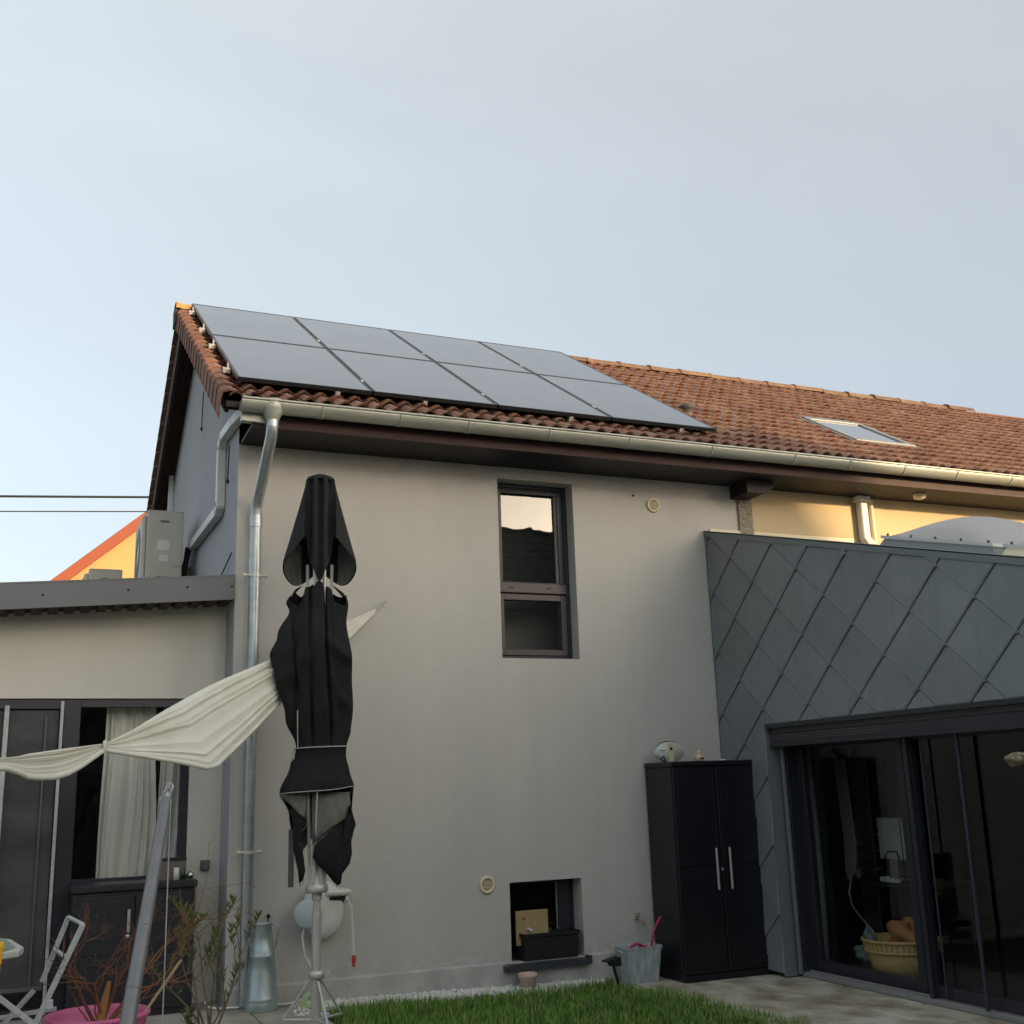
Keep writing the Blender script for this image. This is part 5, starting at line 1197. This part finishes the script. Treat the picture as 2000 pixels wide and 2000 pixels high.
# mast
ms = thing('sail_mast', 'leaning grey steel mast with a rope tied at its tip', 'mast', (0,0,0))
T_, B_ = V((-.785,-2.8,1.64)), V((-1.11,-3.9,.10))
m = MB(); m.tube([B_, B_.lerp(T_,.5), T_], [.040,.035,.029], 20); m.tube([B_.lerp(T_,.445), B_.lerp(T_,.455)], [.0375,.0375], 20); m.build('pole', m_mast, ms)
m = MB(); m.tube([T_, T_+V((.008,.02,.035))], .016, 10); m.tube([T_+V((-.004,.01,-.012)), T_+V((0,.01,.008))], .032, 16)
for k in range(4): m.tube([T_+V((.004,.01,.03))+V((.018*math.cos(a)+.004*k,.01*math.sin(a*2),.012*k+.018*math.sin(a))) for a in [2*math.pi*q_/14 for q_ in range(15)]], .005, 6)
m.tube([T_+V((-.03,-.01,-.01)), T_+V((-.036,-.02,-.06)), T_+V((-.03,-.02,-.08))], .004, 6); m.build('tip_rope', m_sbar, ms)
m = MB(); m.tube([T_+V((.02,-.03,0)), T_+V((.022,-.03,-.8)), T_+V((.022,-.03,-1.54))], .0035, 6); m.build('hanging_cord', m_sbar, ms)
m = MB(); m.lathe([(0,-.004),(.006,-.003),(.006,.002)], B_.lerp(T_,.62)+V((.0,-.035,.01)), 8, 'y'); m.build('screw', m_galv, ms)

# pink pot with leafless shrub
px, py, pz_ = -1.072, -2.72, .10
pot = thing('flower_pot', 'large pink plastic pot holding the bare reddish shrub', 'pot', (px,py,pz_))
m = MB(); m.lathe([(0,0),(.17,0),(.215,.30),(.245,.47),(.258,.475),(.258,.495),(.246,.497),(.235,.47),(.21,.40),(0,.39)], (0,0,0), 44); m.build('tub', m_pink, pot)
m = MB(); m.lathe([(0,.415),(.10,.42),(.214,.41)], (0,0,0), 30); m.build('soil', m_soil, pot)
def branch(mb, p, d, L, r, depth, tips, seed_bias=V((0,0,.25)), spread=.5, seg=5, twigs=2):
    pts = [V(p)]; rs = [r]; d = V(d).normalized()
    for k in range(seg):
        d = (d + V((random.gauss(0,.13),random.gauss(0,.13),random.gauss(0,.10))) + seed_bias*.18).normalized()
        pts.append(pts[-1]+d*L/seg); rs.append(r*(1-.45*(k+1)/seg))
    mb.tube(pts, rs, 6 if r > .004 else 4)
    tips.append((pts[-1], d))
    if depth > 0:
        for q_ in range(twigs):
            k = random.randint(max(1,seg-3), seg) if q_ else seg
            dd = (d + V((random.gauss(0,spread),random.gauss(0,spread),random.gauss(-.02,spread*.6)))).normalized()
            branch(mb, pts[k], dd, L*random.uniform(.5,.8), rs[k]*.8, depth-1, tips, seed_bias, spread, max(3,seg-1), twigs)
random.seed(21)
shb = thing('bare_shrub', 'leafless shrub with reddish branches growing from the pink pot', 'shrub', (0,0,0))
m = MB(); tips = []
base = V((px+.02,py,pz_+.42))
for d, L, r, dp_ in (((-.55,0,.85),.42,.011,4),((.02,0,1),.30,.013,3),((.55,.1,.8),.52,.011,4),((.75,-.1,.55),.42,.007,3),((-.8,.1,.5),.34,.005,2),((.3,.1,.9),.42,.009,4),((.65,.1,.75),.62,.008,3),((-.25,.05,.95),.36,.006,2)):
    branch(m, base+V((d[0]*.03,0,0)), d, L*.76, r*.9, dp_, tips, V((0,0,.16)), .62, 6, 3 if dp_ > 2 else 2)
m.build('branches', m_bark, shb)
m = MB(); m.tube([base+V((-.015,0,-.02)), base+V((0,0,.06)), base+V((.015,0,.14)), base+V((.03,.0,.22))], [.026,.024,.019,.010], 10); m.build('stem', mat('orange bark', (.38,.19,.06), .8, bump=(60,.6)), shb)
m = MB()
for p, d in tips[::2]:
    for q_ in range(1): dd = (d+V((random.gauss(0,.5),random.gauss(0,.5),random.gauss(0,.5)))).normalized()*.012; s_ = dd.cross(V((.3,.2,1))).normalized()*.003; m.add([p, p+dd*.5+s_, p+dd, p+dd*.5-s_], [(0,1,2,3)])
m.build('buds', m_bark2, shb, kind='stuff')
m = MB(); m.tube([(px+.17,py-.1,pz_+.42),(-.655,-2.62,.80)], .008, 8); o = m.build('bamboo_cane', m_brush); tag(o, 'slanting cane stuck in the pink pot behind the mast', 'cane')

# olive-like bush
ob = thing('leafy_shrub', 'sparse shrub with narrow olive green leaves before the wall corner', 'shrub', (0,0,0))
random.seed(33); m = MB(); tips = []; ST = []
def stem(p, d, L, r, bend=.1, seg=7):
    pts = [V(p)]; d = V(d).normalized()
    for k in range(seg):
        d = (d+V((random.gauss(0,bend),random.gauss(0,bend),random.gauss(0,.05)+.04))).normalized(); pts.append(pts[-1]+d*L/seg)
    m.tube(pts, [r*(1-.7*k/seg) for k in range(seg+1)], 6); return pts, d
b0 = V((-.41,-1.9,.24))
for d, L in (((-.20,0,1),.72),((.05,.1,1),.80),((.30,.05,.9),.72),((-.42,-.05,.8),.66),((-.10,.12,1),.80),((.5,0,.7),.42),((-.28,.1,1),.82)):
    pts, dd = stem(b0+V((random.uniform(-.03,.03),random.uniform(-.03,.03),0)), d, L, .008)
    ST.append((pts[3:], 1))
    for k in range(3,7):
        if random.random() < .9:
            p2, _ = stem(pts[k], (random.gauss(0,.5),random.gauss(0,.4),.9), random.uniform(.12,.28), .004, .12, 4); ST.append((p2[1:], 1.2))
m.build('stems', m_bark2, ob)
for nm, mt, sel in (('leaves', m_leaf, 0), ('leaves', m_leaf2, 1)):
    m = MB()
    for pts, dens in ST:
        tip = pts[-1]
        for q_ in range(int((20 if tip.z > .7 else 9)*dens)):
            f = random.random()**.6*(len(pts)-1); k = min(int(f), len(pts)-2); p = pts[k].lerp(pts[k+1], f-k); a = random.uniform(0,6.28)
            if (q_ % 3 == 0) != (sel == 1): continue
            d = (V((math.cos(a)*.55,math.sin(a)*.55,random.uniform(.5,1.2)))).normalized()*random.uniform(.035,.07); s_ = d.cross(V((math.sin(a),-math.cos(a),.3))).normalized()*random.uniform(.0045,.007)
            m.add([p, p+d*.35+s_, p+d, p+d*.35-s_], [(0,1,2),(0,2,3)])
    m.build(nm, mt, ob, kind='stuff')
m = MB(); m.lathe([(0,0),(.11,0),(.14,.17),(.15,.17),(.15,.19),(.13,.19),(.12,.14),(0,.14)], (-.41,-1.9,.10), 28); o = m.build('plant_pot', mat('dark grey pot', (.06,.062,.065), .6)); tag(o, 'dark pot under the sparse olive green shrub at the bottom edge', 'pot')
# low sprig at bottom left of it
m = MB(); random.seed(2); sprig(m, (-.52,-2.0,.33), 70, .10, .07, .006); o = m.build('low_plant', m_leaf); tag(o, 'small tuft of green leaves at the bottom edge left of the shrub', 'plant')
m2 = MB(); m2.tube([(-.52,-2.0,.10),(-.52,-2.0,.36)], .006, 6); m2.build('stem', m_bark2, o)

# garden chair (only its frame) and table corner
chn = thing('folding_chair', 'pale metal folding chair frame at the left edge beside the pink pot', 'chair', (0,0,0))
def bars(name, L_, w_=.030, h_=.014, up=(0,1,0)):
    for a, b in L_:
        m = MB(); m.bar(a, b, w_, h_, up); o = m.build(name, m_sbar, chn); bevel(o, .003, 2)
BK = V((-1.172,-2.86,1.04)); BF = V((-1.228,-2.50,1.05))
bars('side_bar', [(BK, V((-1.363,-2.86,.60))), (V((-1.363,-2.86,.60)), V((-1.56,-2.86,.11)))], .028, .016)
bars('back_bar', [(BF, V((-1.34,-2.50,.735)))], .026, .014)
bars('cross_bar', [(BK, BF), (V((-1.235,-2.86,.885)), V((-1.285,-2.50,.89)))], .022, .012, (0,0,1))
bars('seat_bar', [(V((-1.62,-2.86,.80)), V((-1.363,-2.86,.585))), (V((-1.363,-2.86,.585)), V((-1.20,-2.86,.11))), (V((-1.62,-2.50,.43)), V((-1.375,-2.50,.70)))], .026, .014)
bars('stretcher', [(V((-1.62,-2.50,.575)), V((-1.26,-2.50,.60)))], .022, .012)
m = MB(); m.bbox((-1.325,-2.875,.655),(-1.29,-2.85,.70),.004); m.build('stop_bracket', m_sbar, chn)
tbl = thing('garden_table', 'pale grey garden table top corner at the left picture edge', 'table', (0,0,0))
m = MB(); m.prism([(-2.3,-3.0,.915),(-1.60,-3.0,.915),(-1.46,-2.92,.915),(-1.44,-2.80,.915),(-1.50,-2.40,.915),(-1.56,-2.30,.915),(-2.3,-2.30,.915)], (0,0,.035)); o = m.build('tabletop', mat('pale grey top', (.50,.53,.50), .4), tbl); bevel(o, .008, 2)
m = MB(); m.prism([(-2.25,-2.95,.951),(-1.60,-2.95,.951),(-1.50,-2.90,.951),(-1.48,-2.80,.951),(-1.53,-2.43,.951),(-1.58,-2.36,.951),(-2.25,-2.36,.951)], (0,0,.003)); m.build('inlay', mat('grey green inlay', (.22,.26,.23), .5), tbl)
for x, y in ((-1.62,-2.9),(-1.62,-2.4),(-2.2,-2.9),(-2.2,-2.4)):
    m = MB(); m.tube([(x,y,.10),(x,y,.915)], .015, 8); m.build('leg', m_sbar, tbl)
m = MB(); m.bbox((-1.64,-3.012,.955),(-1.53,-2.86,.99),.006); m.bbox((-1.64,-3.02,.90),(-1.535,-3.004,.985),.004); m.bbox((-1.64,-3.0,.865),(-1.54,-2.93,.913),.006); o = m.build('table_clip', m_yellow); tag(o, 'bright yellow clip on the corner of the garden table', 'clip')

# ================================================================== beyond
nb = thing('neighbour_house', 'yellow rendered gable with orange red bargeboard behind the low wing', 'house', (0,25,0))
AX, AZ = 5.2, 13.43; sl_ = (9.849-7.784)/(1.215+1.139)
def ln_(x): return 9.849 + sl_*(x-1.215)
m = MB(); m.add([(-3.2,0,-.1),(13.6,0,-.1),(13.6,0,ln_(-3.2)-.3),(AX,0,ln_(AX)-.3),(-3.2,0,ln_(-3.2)-.3)], [(0,1,2,3,4)]); m.box((-3.2,.01,-.1),(13.6,9,ln_(-3.2)-.4)); m.build('wall', m_yelwall, nb)
m = MB(); m.prism([(-3.6,-.35,ln_(-3.6)-.36),(-3.6,-.35,ln_(-3.6)),(AX,-.35,ln_(AX)),(AX,-.35,ln_(AX)-.40)], (0,.12,0)); m.prism([(14.0,-.35,ln_(-3.6)-.36),(14.0,-.35,ln_(-3.6)),(AX,-.35,ln_(AX)),(AX,-.35,ln_(AX)-.40)], (0,.12,0)); m.build('bargeboard', m_redboard, nb)
m = MB(); m.prism([(-3.6,-.22,ln_(-3.6)-.1),(-3.6,-.22,ln_(-3.6)+.03),(AX,-.22,ln_(AX)+.03),(AX,-.22,ln_(AX)-.1)], (0,9.5,0)); m.prism([(14,-.22,ln_(-3.6)-.1),(14,-.22,ln_(-3.6)+.03),(AX,-.22,ln_(AX)+.03),(AX,-.22,ln_(AX)-.1)], (0,9.5,0)); m.build('roof', m_ridge, nb)
for z0_, z1_, r_, lb in ((7.02,7.02,.022,'upper thicker overhead cable crossing the sky left of the gable'),(6.74,6.74,.011,'lower thin overhead cable crossing the sky left of the gable')):
    m = MB(); pts = []
    for k in range(41):
        t = k/40; x = -14+28*t; pts.append((x, 12+.25*math.sin(t*3), z0_ + (x+2.2)*.066 + .0*(x)**2 + (.012*math.sin(x*9) if r_ > .02 else 0)))
    m.tube(pts, r_, 6); o = m.build('overhead_cable', m_wire); tag(o, lb, 'cable', 'overhead cables')
# house across the garden: seen mirrored in the upstairs window, it keeps the low sun off the facade
OL = 5.0
op = thing('facing_house', 'dark tiled house across the garden, mirrored in the tall window', 'house', (0,-16,0))
m = MB(); m.box((OL,-3.6,-.15),(15.0,3.4,4.7)); m.add([(15.0,-3.6,4.7),(15.0,3.4,4.7),(15.0,0,7.85)], [(0,1,2)]); m.add([(OL,-3.6,4.7),(OL,3.4,4.7),(OL,0,7.85)], [(0,2,1)]); m.build('wall', m_dull, op)
m = MB(); NJ = 16
for s_ in (1,-1):
    for j in range(NJ):
        t0, t1 = j/NJ, (j+1.06)/NJ; y0, z0_ = 3.9*(1-t0), 4.35+3.65*t0; y1, z1_ = 3.9*(1-t1), 4.35+3.65*t1
        m.prism([(OL-.2,s_*y0,z0_+.03),(OL-.2,s_*max(0,y1),min(8.0,z1_)),(OL-.2,s_*max(0,y1),min(8.0,z1_)-.06),(OL-.2,s_*y0,z0_-.03)], (15.2-OL,0,0))
m.build('roof', m_greytile, op)
random.seed(9); m = MB()
for k in range(34):
    m.tube([(OL+.3*k,0,8.0+random.uniform(-.02,.04)),(OL+.3*k+.29,0,8.0+random.uniform(-.02,.06))], .09, 8)
m.build('ridge_tiles', m_greytile, op, kind='stuff')

hg = MB(); random.seed(14); nx_, nz_ = 120, 16; vs = []  # unseen hedge, added to keep bright sky out of the wing's panes
for i in range(nx_+1):
    for j in range(nz_+1):
        x = -16+20.5*i/nx_; z = -.1+4.1*j/nz_; d_ = .35*math.sin(math.pi*j/nz_)**.4
        vs.append((x+random.gauss(0,.03), -12.8+d_+random.gauss(0,.06), z+random.gauss(0,.04)+(.12*math.sin(x*1.7) if j == nz_ else 0)))
hg.add(vs, [(i*(nz_+1)+j,(i+1)*(nz_+1)+j,(i+1)*(nz_+1)+j+1,i*(nz_+1)+j+1) for i in range(nx_) for j in range(nz_)])
hg.box((-16,-13.4,-.1),(4.5,-12.85,3.9))
o = hg.build('hedge', m_leaf2); tag(o, 'unseen dark green hedge added across the garden to darken the low wing windows', 'hedge')
